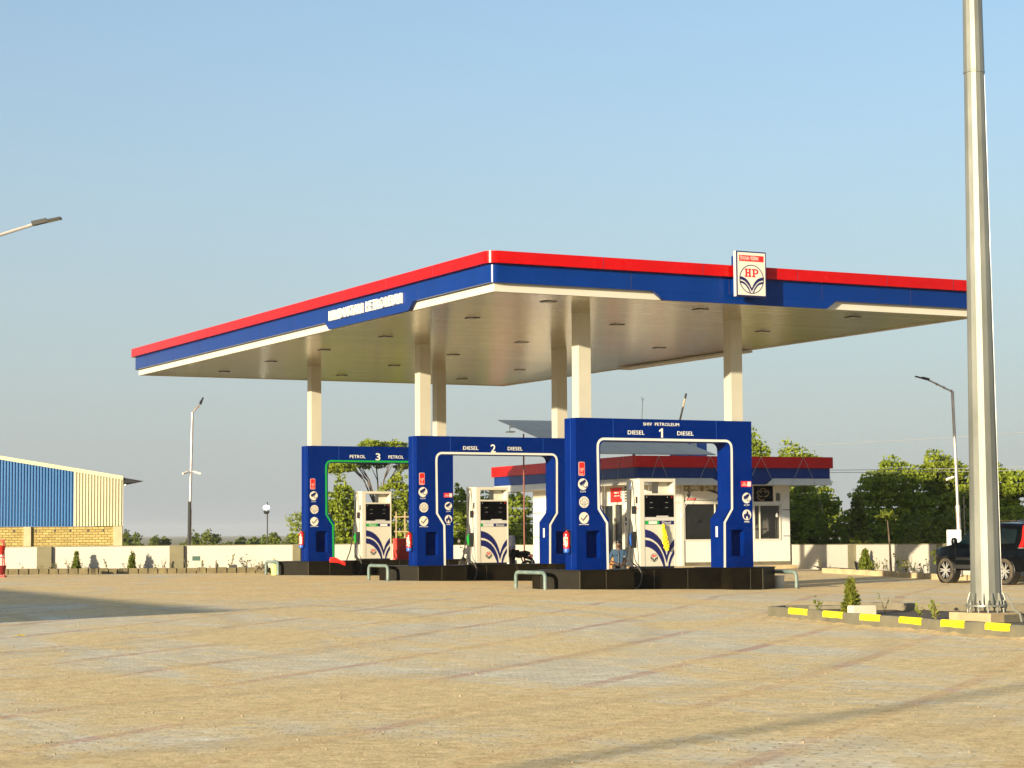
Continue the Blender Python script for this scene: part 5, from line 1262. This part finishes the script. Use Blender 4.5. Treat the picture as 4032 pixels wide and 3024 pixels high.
WR = [(3262,20.5,17.2,.4,'left of the black pot'),(3312,19.4,13.2,.4,'growing in the black pot'),(3400,18.1,10.6,.35,'right of the cone-shaped conifer'),(3435,17.7,9.9,.45,'left of the slender sapling'),(3460,17.5,9.2,.5,'at the foot of the slender sapling'),(3500,17.2,8.0,.7,'right of the slender sapling'),(3530,17.0,7.4,.5,'thin, midway to the bushy sapling'),(3555,16.8,6.8,.5,'pale, midway to the bushy sapling'),(3590,16.5,6.0,.4,'left of the bushy sapling'),(3615,16.3,5.4,.5,'close left of the bushy sapling')]
for i, (px, x, y, h, lb) in enumerate(WR): weed('small weed by the right wall, '+lb, x, y, .05, h, 300+i, m_leafd if i % 2 else m_leafw)
weed('twisted thin weed at the left end of the kerbed bed', -6.78, -20.55, .1, .34, 401, m_leafd); weed('little seedling rising behind the kerbed bed', -5.45, -20.6, .1, .42, 402, m_leaf); weed('pale seedling behind the bed left of the mast', -5.0, -21.4, .1, .3, 403, m_leafl)
weed('flat weed inside the bed in front of the back kerb', -6.3, -22.6, .1, .22, 404, m_leafl); weed('second flat weed in the bed, nearer the footing', -6.55, -23.3, .1, .25, 405, m_leaf); weed('small sprout on the footing block', -7.0, -23.9, .12, .28, 406, m_leafw)
pt = thing('plant_pot', 'small black plant pot in the right planting strip', 'pot', (19.35, 13.2, .04)); b = MB(); b.lathe([(.13,0),(.18,.28),(.20,.28),(.20,.31),(.16,.30)], 14); b.build('pot', m_black, pt); b = MB(); b.lathe([(.0,.25),(.165,.25),(.0,.27)], 14); b.build('pot_soil', m_soil, pt)

# ------------------------------------------------------------------ power lines
for i, (a, c, lb) in enumerate([((28,28,5.4),(60,10,8.6),'uppermost thin power line in the sky at right'),((28,28,4.25),(60,10,5.9),'middle thin power line crossing the trees at right'),((28,28,4.15),(60,10,5.55),'lowest thin power line, close under the middle one')]):
    b = MB(); P = []
    for k in range(25): u = k/24; P.append((a[0]+(c[0]-a[0])*u, a[1]+(c[1]-a[1])*u, a[2]+(c[2]-a[2])*u-.9*u*(1-u)*2))
    b.tube(P, .012, 4); o = b.build('power_line', m_wire); tag(o, lb, 'cable', 'power lines')

# ------------------------------------------------------------------ car
def make_car(loc, rz):
    t = thing('suv', 'black sport utility vehicle parked at right, partly hidden by the mast', 'car', loc, rz)
    # local: front is -X, left side faces -Y
    st = [(-2.10,.62,.90),(-2.07,.45,1.02),(-1.98,.40,1.09),(-1.6,.38,1.14),(-1.15,.38,1.20),(-.95,.38,1.24),(-.62,.38,1.50),(-.30,.38,1.72),(0,.38,1.80),(.6,.38,1.83),(1.4,.38,1.82),(1.95,.38,1.79),(2.12,.40,1.72),(2.22,.42,1.30),(2.27,.50,1.1),(2.29,.60,.95)]
    vs = []; m = 0
    for x, zb, zt_ in st:
        nose = 1-.16*max(0,(-1.5-x)/.6)**1.6-.05*max(0,(x-1.9)/.4)
        sec = []
        W = .93*nose; belt = min(1.16, zt_-.04); 
        ys = [(0,zb),(W*.90,zb),(W*.97,zb+.08),(W,.72),(W*.995,.92),(W*.965,belt-.03)]
        if zt_ > 1.3:
            k = (zt_-belt)/.66
            ys += [(W*.94,belt+.01),(W*(.94-.05*k),belt+(zt_-belt)*.33),(W*(.94-.11*k),belt+(zt_-belt)*.66),(W*(.94-.16*k),belt+(zt_-belt)*.88),(W*(.94-.24*k),zt_-.01),(0,zt_+.02)]
        else:
            d_ = zt_-belt
            ys += [(W*.93,belt+d_*.2),(W*.88,belt+d_*.45),(W*.80,belt+d_*.7),(W*.65,belt+d_*.88),(W*.45,zt_),(0,zt_+.01)]
        m = len(ys); vs += [(x,-y,z) for y, z in ys]
    b = MB(); n = len(st)
    fs = [(i*m+k, (i+1)*m+k, (i+1)*m+k+1, i*m+k+1) for i in range(n-1) for k in range(m-1)]+[tuple(range(m)), tuple((n-1)*m+k for k in range(m-1,-1,-1))]
    b.add(vs, fs); b.add([(x,-y,z) for x,y,z in vs], [f[::-1] for f in fs])
    body = b.build('body', m_carp, t, smooth=True)
    W = .93
    def side(pts, mat, nm, par=t, th=.012, ins=.0):
        """polygon in (x,z) pushed onto the tumblehome side"""
        for s in (-1, 1):
            b = MB(); q = []
            for x, z in pts:
                k = max(0,(z-1.16)/.66); y = W*(.945-.17*k)+.004 if z > 1.16 else W*1.003
                q.append((x, s*y, z))
            q2 = [(x, y+s*th, z) for x, y, z in q]; nn = len(q)
            F = [tuple(range(nn)), tuple(range(2*nn-1,nn-1,-1))]+[(i,(i+1) % nn,nn+(i+1) % nn,nn+i) for i in range(nn)]
            b.add(q+q2, F); b.build(nm, mat, par)
    side([(-.78,1.20),(-.05,1.20),(-.05,1.66),(-.42,1.60),(-.66,1.38)], m_carglass, 'front_window'); side([(.05,1.20),(.95,1.20),(.93,1.68),(.05,1.68)], m_carglass, 'rear_window')
    side([(1.08,1.20),(1.78,1.22),(1.80,1.62),(1.06,1.66)], m_carglass, 'quarter_window')
    side([(-1.0,.44),(1.1,.44),(1.1,.56),(-1.0,.56)], m_dgray, 'sill_trim')
    side([(-.9,.70),(1.05,.70),(1.05,.80),(-.9,.78)], m_black, 'door_moulding')
    for x_ in (-.9,.0,1.0): side([(x_,.6),(x_+.012,.6),(x_+.012,1.15),(x_,1.15)], m_black, 'door_gap', th=.006)
    for x_ in (-.22,.78): side([(x_,1.0),(x_+.18,1.0),(x_+.18,1.035),(x_,1.035)], m_chrome, 'door_handle', th=.03)
    side([(2.02,1.10),(2.20,1.10),(2.20,1.30),(2.13,1.30),(2.10,1.74),(2.02,1.74),(2.06,1.32)], m_tail, 'tail_lamp', th=.02)
    side([(2.0,1.06),(2.22,1.06),(2.22,1.095),(2.0,1.095)], m_chrome, 'chrome_strip', th=.03)
    b = MB(); b.add([(-.93,-.72,1.25),(-.93,.72,1.25),(-.34,.62,1.71),(-.34,-.62,1.71)], [(0,1,2,3)]); 
    b.v = [(x-.012, y, z+.012) for x,y,z in b.v]; b.build('windscreen', m_carglass, t)
    b = MB(); b.add([(2.235,-.74,1.25),(2.235,.74,1.25),(2.145,.66,1.68),(2.145,-.66,1.68)], [(0,1,2,3)[::-1]]); b.build('rear_glass', m_carglass, t)
    for s in (-1, 1):
        b = MB(); b.tube([(-.1,s*.62,1.86),(.3,s*.63,1.90),(1.5,s*.62,1.885),(1.9,s*.60,1.83)], .018, 6); b.build('roof_rail', m_chrome, t, smooth=True)
        b = MB(); b.tube([(-.75,s*.88,1.20),(-.78,s*1.02,1.24)], .02, 6); b.lathe([(.02,-.13),(.09,-.10),(.10,.0),(.08,.09),(.02,.12)], 10, TR(-.80,s*1.06,1.27)); b.build('wing_mirror', m_carp, t, smooth=True)
        b = MB(); b.box(-2.10,-1.95,s*.55-.16,s*.55+.16,.82,.96); b.build('headlight', m_lgray, t)
    b = MB(); b.box(2.20,2.36,-.84,.84,.45,.72); b.build('rear_bumper', m_black, t, bevel=.03)
    b = MB(); b.box(2.28,2.31,-.26,.26,.82,.94); b.build('number_plate', m_stripe, t)
    b = MB(); b.lathe([(.0,0),(.36,0),(.38,.05),(.38,.17),(.34,.20),(.0,.2)], 24, TR(2.27,.1,1.0,0,0,R(90))) if False else None
    for x in (-1.42, 1.33):
        for s in (-1, 1):
            T = Matrix.Translation((x, s*.82, .385)) @ Matrix.Rotation(R(90)*(1 if s < 0 else -1),4,'X')
            b = MB(); b.lathe([(.40,-.14),(.44,-.14),(.455,.095),(.445,.105),(.40,.105)], 28, T, cap=False); b.lathe([(.0,-.15),(.43,-.15)],28,T); b.build('wheel_arch', m_black, t)
            b = MB(); b.lathe([(.25,-.12),(.36,-.12),(.385,-.09),(.39,-.02),(.39,.06),(.375,.11),(.34,.125),(.27,.12),(.255,.10)], 32, T, cap=False); wh = b.build('wheel', m_tyre, t, smooth=True)
            b = MB(); b.lathe([(.0,.05),(.255,.05),(.262,.10),(.272,.122),(.262,.124),(.25,.09)], 32, T, 0, cap=False)
            rim = b.build('rim', m_black, wh, smooth=True)
            b = MB()
            for k in range(6):
                for dl in (-.17,.17):
                    a = k*math.pi/3; b.add([(.03*math.cos(a+1.2),.03*math.sin(a+1.2),.10),(.03*math.cos(a-1.2),.03*math.sin(a-1.2),.10),(.25*math.cos(a+dl-.07),.25*math.sin(a+dl-.07),.118),(.25*math.cos(a+dl+.07),.25*math.sin(a+dl+.07),.118)], [(0,1,2,3)], T)
            b.ring(0,0,.262,.014,-.122,-.118,32,T @ Matrix.Rotation(R(90),4,'X')) if False else None
            b.lathe([(.0,.11),(.04,.112),(.045,.105)], 12, T); b.lathe([(.246,.121),(.262,.125)],32,T) if False else None
            b.build('spokes', m_alloy, wh)
    return t
make_car((14.05,-.32,-.165), math.atan2(-.9701,-.2425)+math.pi) if False else make_car((14.82, .12, -.13), R(-90.6))
# ------------------------------------------------------------------ motorcycles
def motorcycle(loc, rz, label, tankm, seatm):
    t = thing('motorcycle', label, 'motorcycle', loc, rz, 'parked motorcycles')
    # front is -X
    for x, nm in ((-.64,'front_wheel'),(.64,'rear_wheel')):
        b = MB(); P = [(x+.27*math.cos(R(a)),0,.31+.27*math.sin(R(a))) for a in range(0,361,15)]; b.tube(P, .045, 8, cap=False); wh = b.build(nm, m_tyre, t, smooth=True)
        b = MB()
        for k in range(10): a = R(k*36); b.tube([(x,.0,.31),(x+.24*math.cos(a),0,.31+.24*math.sin(a))], .006, 4)
        b.lathe([(.045,-.05),(.05,.05)], 12, TR(x,0,.31,0,R(90))); b.build('spokes', m_chrome, wh)
    b = MB(); b.tube([(-.30,0,.86),(.1,0,.78),(.55,0,.72)], .025, 6); b.tube([(-.32,0,.84),(-.22,0,.42),(.2,0,.30),(.62,0,.31)], .022, 6); b.tube([(.45,.1,.72),(.62,.1,.34)], .025, 6); b.tube([(.45,-.1,.72),(.62,-.1,.34)], .025, 6); b.build('frame', m_black, t)
    b = MB()
    for s in (-.07,.07): b.tube([(-.36,s,.95),(-.64,s,.31)], .022, 6)
    b.build('fork', m_chrome, t)
    b = MB(); b.tube([(-.16,-.36,1.0),(-.32,-.3,1.03),(-.36,0,.97),(-.32,.3,1.03),(-.16,.36,1.0)], .014, 6); b.build('handlebar', m_dgray, t)
    b = MB(); b.tube([(-.34,0,.80),(-.28,0,.90),(-.05,0,.93),(.12,0,.84)], [.06,.12,.13,.07], 10); b.build('fuel_tank', tankm, t, smooth=True)
    b = MB(); b.tube([(.08,0,.82),(.3,0,.80),(.6,0,.84),(.74,0,.86)], [.08,.12,.11,.05], 8); b.build('seat', m_black, t, smooth=True)
    b = MB(); b.lathe([(.02,-.09),(.09,-.06),(.1,.04),(.085,.06)], 12, TR(-.47,0,.88,0,0,R(-90))); b.build('headlight', m_black, t, smooth=True)
    for s in (-1,1):
        b = MB(); b.tube([(-.30,s*.28,1.03),(-.32,s*.34,1.20)], .007, 4); b.lathe([(.0,-.012),(.065,-.008),(.065,.008),(.0,.012)], 12, TR(-.33,s*.35,1.25,0,0,R(80))); b.build('mirror', m_bluep if s < 0 else m_chrome, t)
    b = MB(); b.box(-.2,.18,-.11,.11,.33,.62); b.lathe([(.09,-.12),(.1,.12)], 12, TR(.0,0,.40,0,R(90))); b.build('engine', m_lgray, t, bevel=.02)
    b = MB(); b.tube([(-.18,-.12,.45),(-.1,-.16,.26),(.3,-.17,.26),(.85,-.18,.36)], [.02,.02,.035,.045], 8); b.build('exhaust', m_chrome, t, smooth=True)
    b = MB(); b.tube([(.58,0,.74),(.80,0,.66),(.92,0,.50)], [.07,.06,.03], 6); b.build('rear_mudguard', m_dgray, t, smooth=True)
    b = MB(); b.box(.76,.82,-.08,.08,.72,.82); b.build('tail_lamp', m_tail, t); b = MB(); b.box(.86,.875,-.10,.10,.50,.62); b.build('number_plate', m_stripe, t)
    b = MB(); b.tube([(-.86,0,.52),(-.64,0,.66),(-.42,0,.56)], .04, 6); b.build('front_mudguard', m_black, t, smooth=True)
    return t
motorcycle((6.3,19.3,gz(6,19)+.02), R(35), 'black motorcycle with a round blue mirror, seen left of dispenser 2', m_black, m_black)
motorcycle((5.05,13.7,gz(5,13)+.02), R(-65)+R(8), 'silver motorcycle with red tail lamp, right of dispenser 2 beside the standing man', m_lgray, m_black)

# ------------------------------------------------------------------ people
def skin_mesh(V, E_, Rr, sub=1, root=0):
    me = bpy.data.meshes.new('tmp'); me.from_pydata(V, E_, []); o = bpy.data.objects.new('tmp', me); COL.objects.link(o)
    sk = o.modifiers.new('s', 'SKIN'); sk.use_smooth_shade = True
    if not me.skin_vertices: me.skin_vertices.new()
    for i, r_ in enumerate(Rr):
        d = me.skin_vertices[0].data[i]; d.radius = (r_, r_) if not isinstance(r_, tuple) else r_; d.use_root = (i == root)
    sb = o.modifiers.new('ss', 'SUBSURF'); sb.levels = sb.render_levels = sub
    dg = bpy.context.evaluated_depsgraph_get(); ev = o.evaluated_get(dg); m2 = bpy.data.meshes.new_from_object(ev)
    vs = [tuple(v.co) for v in m2.vertices]; fs = [list(p.vertices) for p in m2.polygons]
    bpy.data.objects.remove(o); bpy.data.meshes.remove(me); bpy.data.meshes.remove(m2); return vs, fs
def person(label, loc, rz, J, shirt, trou, cap=True, group=None):
    """J: joints, figure faces -Y"""
    t = thing('person', label, 'person', loc, rz); Vv = lambda k: J[k]
    V = []; E_ = []; Q = []; idx = {}
    def add(k, p, r_, par=None):
        idx[k] = len(V); V.append(tuple(p)); Q.append(r_)
        if par: E_.append((idx[par], idx[k]))
    add('pel', J['pel'], (.15,.12)); add('bel', (Vector(J['pel'])*.55+Vector(J['che'])*.45), (.14,.11), 'pel'); add('che', J['che'], (.15,.11), 'bel')
    nk = Vector(J['neck']); add('neck', nk, .055, 'che'); hd = Vector(J['head']); add('jaw', nk*.5+hd*.5, .055, 'neck')
    for s in ('L','R'):
        add('sh'+s, J['sh'+s], .058, 'che'); add('el'+s, J['el'+s], .042, 'sh'+s); add('wr'+s, J['wr'+s], .027, 'el'+s)
        d = (Vector(J['wr'+s])-Vector(J['el'+s])).normalized(); hdv = Vector(J.get('hd'+s, d)).normalized(); add('pa'+s, Vector(J['wr'+s])+hdv*.075, (.038,.018), 'wr'+s)
        add('hip'+s, Vector(J['pel'])*.35+Vector(J['kn'+s])*.0+(Vector(J['pel'])+Vector((.09 if s == 'L' else -.09,0,-.04)))*.65, .085, 'pel'); add('kn'+s, J['kn'+s], .055, 'hip'+s); add('an'+s, J['an'+s], .037, 'kn'+s); add('to'+s, J['to'+s], .035, 'an'+s)
    vs, fs = skin_mesh(V, E_, Q)
    b = MB(); b.add(vs, fs, None, 0)
    # fingers rooted in the palms, part of the same body mesh
    for s in ('L','R'):
        w_ = Vector(J['wr'+s]); d = Vector(J.get('hd'+s, w_-Vector(J['el'+s]))).normalized(); sd = d.cross(Vector((0,0,1))); sd = sd.normalized() if sd.length > .1 else Vector((1,0,0)); dn = sd.cross(d)*(1 if sd.cross(d).z < 0 else -1)
        for k, (o_, L) in enumerate(((-.030,.062),(-.010,.074),(.010,.069),(.029,.054))):
            p0 = w_+d*.075+sd*o_; p1 = p0+d*L*.55+dn*.006; p2 = p1+(d*.75+dn*.55).normalized()*L*.3; p3 = p2+(d*.35+dn*.9).normalized()*L*.25; b.tube([p0-d*.03,p0,p1,p2,p3], [.009,.0095,.009,.008,.006], 6)
        p0 = w_+d*.03+sd*(.028 if s == 'R' else -.028); p1 = p0+(d*.6+sd*(.8 if s == 'R' else -.8)).normalized()*.035; b.tube([p0,p1,p1+(d+dn*.4).normalized()*.028], [.011,.010,.007], 6)
    # head: shaped ellipsoid with nose, brow, ears
    f = Vector(J['face']).normalized(); u_ = Vector((0,0,1)); sd = f.cross(u_).normalized(); u_ = sd.cross(f)
    HM = Matrix((sd, -f, u_)).transposed().to_4x4(); HM.translation = hd
    bm = bmesh.new(); bmesh.ops.create_uvsphere(bm, u_segments=20, v_segments=14, radius=1)
    hv = []
    for v in bm.verts:
        x, y, z = v.co; k = 1-.22*max(0,-z)**1.3; X, Y, Z = x*.076*k, y*.096*(1-.08*max(0,-z)), z*.118
        if y < 0:
            Y -= .022*math.exp(-((X/.014)**2+((Z+.012)/.022)**2)); Y += .010*math.exp(-(((abs(X)-.030)/.014)**2+((Z-.012)/.012)**2)); Y -= .006*math.exp(-((X/.02)**2+((Z+.052)/.008)**2))
        hv.append((X, Y, Z))
    b.add(hv, [[v.index for v in f_.verts] for f_ in bm.faces], HM, 0); bm.free()
    for s in (-1,1): b.lathe([(.004,-.012),(.016,-.006),(.02,.004),(.006,.012)], 8, HM @ TR(s*.078,.004,.0,0,0,R(90)*s), 0); b.lathe([(.002,-.006),(.009,-.003),(.010,.003),(.002,.006)], 8, HM @ TR(s*.030,-.083,.012,0,R(90)), 1)
    b.build('body', [m_skin, m_eye], t, smooth=True)
    b = MB(); b.lathe([(.080,-.01),(.084,.03),(.076,.075),(.05,.105),(.01,.118)], 16, HM @ Matrix.Diagonal((1,1.22,1.05,1)) @ TR(0,.012,.005)); b.build('hair', m_hair, t, smooth=True)
    if cap:
        b = MB(); b.lathe([(.086,.045),(.09,.06),(.084,.10),(.05,.128),(.005,.132)], 16, HM @ Matrix.Diagonal((1,1.2,1,1))); b.add([(-.06,-.09,.055),(.06,-.09,.055),(.045,-.165,.045),(-.045,-.165,.045),(-.06,-.09,.062),(.06,-.09,.062),(.045,-.165,.051),(-.045,-.165,.051)], [(0,1,2,3),(7,6,5,4),(0,4,5,1),(1,5,6,2),(2,6,7,3),(3,7,4,0)], HM); b.build('cap', m_black, t, smooth=True)
    # shirt
    names = ['pel','bel','che','neck']; V2 = [J['pel'] and tuple(Vector(J['pel'])+Vector((0,0,.02))), V[idx['bel']], J['che'], tuple(nk-Vector((0,0,.035)))]; Q2 = [(.165,.14),(.160,.132),(.172,.132),.066]; E2 = [(0,1),(1,2),(2,3)]
    for s in ('L','R'):
        i0 = len(V2); V2 += [J['sh'+s], J['el'+s], tuple(Vector(J['el'+s])*.75+Vector(J['wr'+s])*.25 if not J.get('long') else Vector(J['el'+s])*.08+Vector(J['wr'+s])*.92)]; Q2 += [.074,.058,.052 if not J.get('long') else .042]; E2 += [(2,i0),(i0,i0+1),(i0+1,i0+2)]
    vs, fs = skin_mesh(V2, E2, Q2); b = MB(); b.add(vs, fs); sh = b.build('shirt', shirt, t, smooth=True)
    cf = Vector(J['che']); bf = Vector(V[idx['bel']]); ff = Vector(J['face'])*1.0; ff.z = 0; ff.normalize()
    b = MB(); b.tube([nk+ff*.075-Vector((0,0,.05)), cf+ff*.138, bf+ff*.138, Vector(J['pel'])+ff*.142+Vector((0,0,.05))], .012, 5); b.build('placket', m_dgray, sh)
    sdn = Vector((ff.y,-ff.x,0)); b = MB(); q = cf+ff*.136+sdn*.075-Vector((0,0,.03)); b.tube([q-sdn*.035,q+sdn*.035], .012, 5); b.build('pocket_flap', m_dgray, sh)
    V3 = [tuple(Vector(J['pel'])+Vector((0,0,-.0)))]; Q3 = [(.158,.135)]; E3 = []
    for s in ('L','R'):
        i0 = len(V3); V3 += [V[idx['hip'+s]], J['kn'+s], tuple(Vector(J['an'+s])+Vector((0,0,.03)))]; Q3 += [.10,.075,.065]; E3 += [(0,i0),(i0,i0+1),(i0+1,i0+2)]
    vs, fs = skin_mesh(V3, E3, Q3); b = MB(); b.add(vs, fs); b.build('trousers', trou, t, smooth=True)
    b = MB()
    for s in ('L','R'):
        a, c = Vector(J['an'+s]), Vector(J['to'+s]); b.tube([a+(a-c).normalized()*.05-Vector((0,0,.04)), a-Vector((0,0,.035)), (a+c)/2-Vector((0,0,.0)), c+Vector((0,0,.0)), c+(c-a).normalized()*.05*Vector((1,1,0)).length/1.41], [.035,.045,.045,.042,.02], 8)
    b.build('shoes', m_black, t, smooth=True)
    return t
zs_ = .44
seat = dict(pel=(0,.02,.53), che=(0,.04,.93), neck=(0,.02,1.10), head=(0,-.03,1.24), face=(0,-1,-.12),
    shL=(.17,.04,1.02), shR=(-.17,.04,1.02), elL=(.28,.0,.76), elR=(-.28,.0,.76), wrL=(.13,-.20,.66), wrR=(-.12,-.20,.66), hdL=(-.6,-.7,-.15), hdR=(.6,-.7,-.15),
    knL=(.16,-.42,.56), knR=(-.16,-.42,.56), anL=(.16,-.44,.09), anR=(-.16,-.44,.09), toL=(.19,-.60,.05), toR=(-.19,-.60,.05))
CHX, CHY = 4.03, 4.66; cz_ = gz(CHX, CHY)
person('seated man in a blue-grey uniform shirt and dark cap, facing the camera under gate 1', (CHX,CHY,cz_), -yaw, seat, m_shirtb, m_trous)
ch = thing('chair', 'tan plastic armchair under the seated man behind the nearest island', 'chair', (CHX,CHY,cz_), -yaw)
b = MB(); b.box(-.25,.25,-.25,.24,.40,.44); b.build('seat', m_tan, ch, bevel=.015)
b = MB(); b.add([(-.25,.20,.44),(.25,.20,.44),(.22,.30,.84),(-.22,.30,.84),(-.25,.23,.44),(.25,.23,.44),(.22,.33,.84),(-.22,.33,.84)], [(0,1,2,3),(7,6,5,4),(0,4,5,1),(1,5,6,2),(2,6,7,3),(3,7,4,0)]); b.build('backrest', m_tan, ch)
for sx in (-1,1):
    b = MB(); b.box(sx*.31-.035,sx*.31+.035,-.26,.26,.64,.67); b.add([(sx*.31-.03,-.26,.0),(sx*.31+.03,-.26,.0),(sx*.31+.03,-.22,.0),(sx*.31-.03,-.22,.0),(sx*.31-.03,-.26,.64),(sx*.31+.03,-.26,.64),(sx*.31+.03,-.20,.64),(sx*.31-.03,-.20,.64)], [(3,2,1,0),(4,5,6,7),(0,1,5,4),(1,2,6,5),(2,3,7,6),(3,0,4,7)]); b.build('armrest', m_tan, ch)
    for sy in (-.23,.24):
        b = MB(); b.tube([(sx*.23,sy*.9,.41),(sx*.28,sy*1.05,0)], [.025,.02], 6); b.build('leg', m_tan, ch)
stand = dict(pel=(0,.06,.93), che=(0,-.04,1.32), neck=(0,-.10,1.50), head=(0,-.17,1.63), face=(0,-.9,-.35), long=True,
    shL=(.19,-.05,1.42), shR=(-.19,-.05,1.42), elL=(.24,-.12,1.13), elR=(-.25,-.10,1.13), wrL=(.20,-.34,1.0), wrR=(-.21,-.32,.98),
    knL=(.11,-.02,.50), knR=(-.12,.08,.50), anL=(.11,.06,.09), anR=(-.12,.14,.09), toL=(.13,-.10,.05), toR=(-.14,-.02,.05))
person('man in a lavender shirt and dark trousers standing behind dispenser 2, head bowed', (4.85,13.3,gz(4.8,13.2)), R(-75)-yaw+R(20), stand, m_shirtg, m_trous, cap=False)

# ------------------------------------------------------------------ red machine, scaffold, bucket stand
MC = thing('red_compressor', 'bright red boxy machine with slatted vents behind gates 3 and 2', 'machine', (5.05,22.75,gz(5,20)), -yaw)
b = MB(); b.box(-.34,.28,-.2,.3,.1,1.38); b.box(.285,.70,-.1,.3,.1,1.30); b.build('casing', m_mach, MC, bevel=.03)
b = MB()
for i in range(8): b.box(-.10,.20,-.206,-.201,.50+i*.075,.535+i*.075)
b.build('vent', paint('dark_red', (.25,.01,.01), .6), MC)
b = MB(); b.box(.30,.70,-.112,-.101,.44,.80,None,0); b.text('ma',.35,.56,.58,.72,-.118,-.113,None,1); b.build('name_plate', [paint('maroon', (.16,.01,.01), .5), m_letter], MC)
b = MB()
for i in range(4): b.tube([(.1+i*.12,-.3,.95),(.25+i*.1,-.32,1.30)], .02, 5)
b.tube([(.0,-.3,1.18),(.6,-.32,1.22)], .02, 5); b.build('hose_reel', m_mach, MC)
b = MB(); b.tube(smoothpath([(-.3,-.3,.95),(-.2,-.5,.6),(.3,-.6,.5),(.6,-.5,.46)]), .02, 6); b.build('hose', m_rubber, MC, smooth=True)
SF = thing('timber_scaffold', 'light timber scaffold frame standing behind the red machine', 'scaffold', (5.55,24.0,-.0), -yaw)
for x in (-.17,.17,.55): b = MB(); b.box(x-.025,x+.025,-.025,.025,-.05,2.35 if x < .5 else 2.2); b.build('upright', m_wood, SF)
for z in (1.55, 2.12): b = MB(); b.box(-.25,.7,-.05,-.028,z,z+.05); b.build('rail', m_wood, SF)
FS = thing('fire_bucket_stand', 'red steel stand with hanging fire buckets at the far left edge', 'fire bucket stand', (-9.95,24.7,.05), -yaw)
for sx in (-.75,.30):
    for sy in (-.12,.12): b = MB(); b.tube([(sx,sy*1.6,0),(sx,sy*.3,1.34)], .022, 6); b.build('leg', m_mach, FS)
b = MB(); b.box(-.8,.34,-.03,.03,1.28,1.33); b.box(-.75,.3,-.03,.03,.68,.72); b.build('rail', m_mach, FS)
b = MB(); b.box(-.8,.42,-.35,-.30,0,.04); b.box(.1,.42,-.34,.05,.0,.05); b.build('foot', m_mach, FS)
for i, (x, z, lb) in enumerate([(.22,.80,'upper red fire bucket at the right end of the stand'),(-.35,.80,'upper red fire bucket left of it, outside the frame'),(.25,.10,'lower dark red fire bucket hanging near the ground on the stand')]):
    k = thing('fire_bucket', lb, 'bucket', Vector((-9.95,24.7,.05))+Matrix.Rotation(-yaw,3,'Z') @ Vector((x,-.17,z)), -yaw, 'red fire buckets on the stand')
    b = MB(); b.lathe([(.02,0),(.13,.0),(.20,.30),(.21,.31),(.19,.30),(.12,.03)], 18); b.build('pail', m_mach if z > .5 else paint('maroon_bucket', (.22,.008,.008), .5), k, smooth=True)
    b = MB(); b.tube([(.19*math.cos(R(a)),0,.30+.17*math.sin(R(a))) for a in range(0,181,20)], .006, 5); b.build('handle', m_dgray, k)
# small litter and stones
lf = thing('dry_leaf', 'curled yellow-brown dry leaf on the paving at the far left', 'leaf', (-19.65,-17.9,-.02), .4)
b = MB(); b.add([(-.16,0,0),(-.06,-.05,.03),(.08,-.04,.015),(.16,0,.03),(.06,.05,.04),(-.07,.04,.01)], [(0,1,5),(1,2,4,5),(2,3,4)]); b.build('blade', m_flower, lf)
b = MB(); r_ = random.Random(9)
for i in range(420):
    D = r_.uniform(12,46); px = r_.uniform(-.25,.25)*D; x = -27.36+math.sin(yaw)*D+math.cos(yaw)*px; y = -49.14+math.cos(yaw)*D-math.sin(yaw)*px; s = r_.uniform(.006,.02)
    z = gz(x,y)+s*.3; a = r_.random()*6
    b.add([(x-s,y,z),(x,y-s*.8,z-s*.2),(x+s*.9,y,z),(x,y+s,z-s*.2),(x+s*.1,y,z+s*.7),(x,y,z-s*.6)], [(0,1,4),(1,2,4),(2,3,4),(3,0,4),(1,0,5),(2,1,5),(3,2,5),(0,3,5)])
tag(b.build('gravel', paint('pebble', (.30,.24,.16), .9, var=.4, vs=9)), 'loose pebbles scattered over the paving', 'gravel', kind='stuff')
rk = thing('rubble_pile', 'small heap of dark stones against the left kerb', 'rubble', (.0,24.45,.05))
b = MB()
for i in range(9): s = random.uniform(.06,.13); b.lathe([(.01,-s*.7),(s*.8,-s*.4),(s,.1*s),(s*.6,s*.6),(.01,s*.8)], 6, TR(random.uniform(-.35,.35),random.uniform(-.2,.1),random.uniform(.05,.28),random.random()*6,random.random()))
b.build('stones', m_conc, rk)

# ------------------------------------------------------------------ haze
hb = MB(); hb.box(-6050, 6050, -6050, 6050, -3.4, 30); hz_ = hb.build('haze', None)
hm = bpy.data.materials.new('haze_air'); hm.use_nodes = True; ht = hm.node_tree; ht.nodes.remove(ht.nodes['Principled BSDF'])
pv = ht.nodes.new('ShaderNodeVolumePrincipled'); pv.inputs['Color'].default_value = (.93,.95,1,1); pv.inputs['Density'].default_value = .00014; pv.inputs['Anisotropy'].default_value = .2
ht.links.new(pv.outputs[0], ht.nodes['Material Output'].inputs['Volume']); hz_.data.materials.clear(); hz_.data.materials.append(hm)
tag(hz_, 'thin dusty air over the whole place', 'haze', kind='stuff')
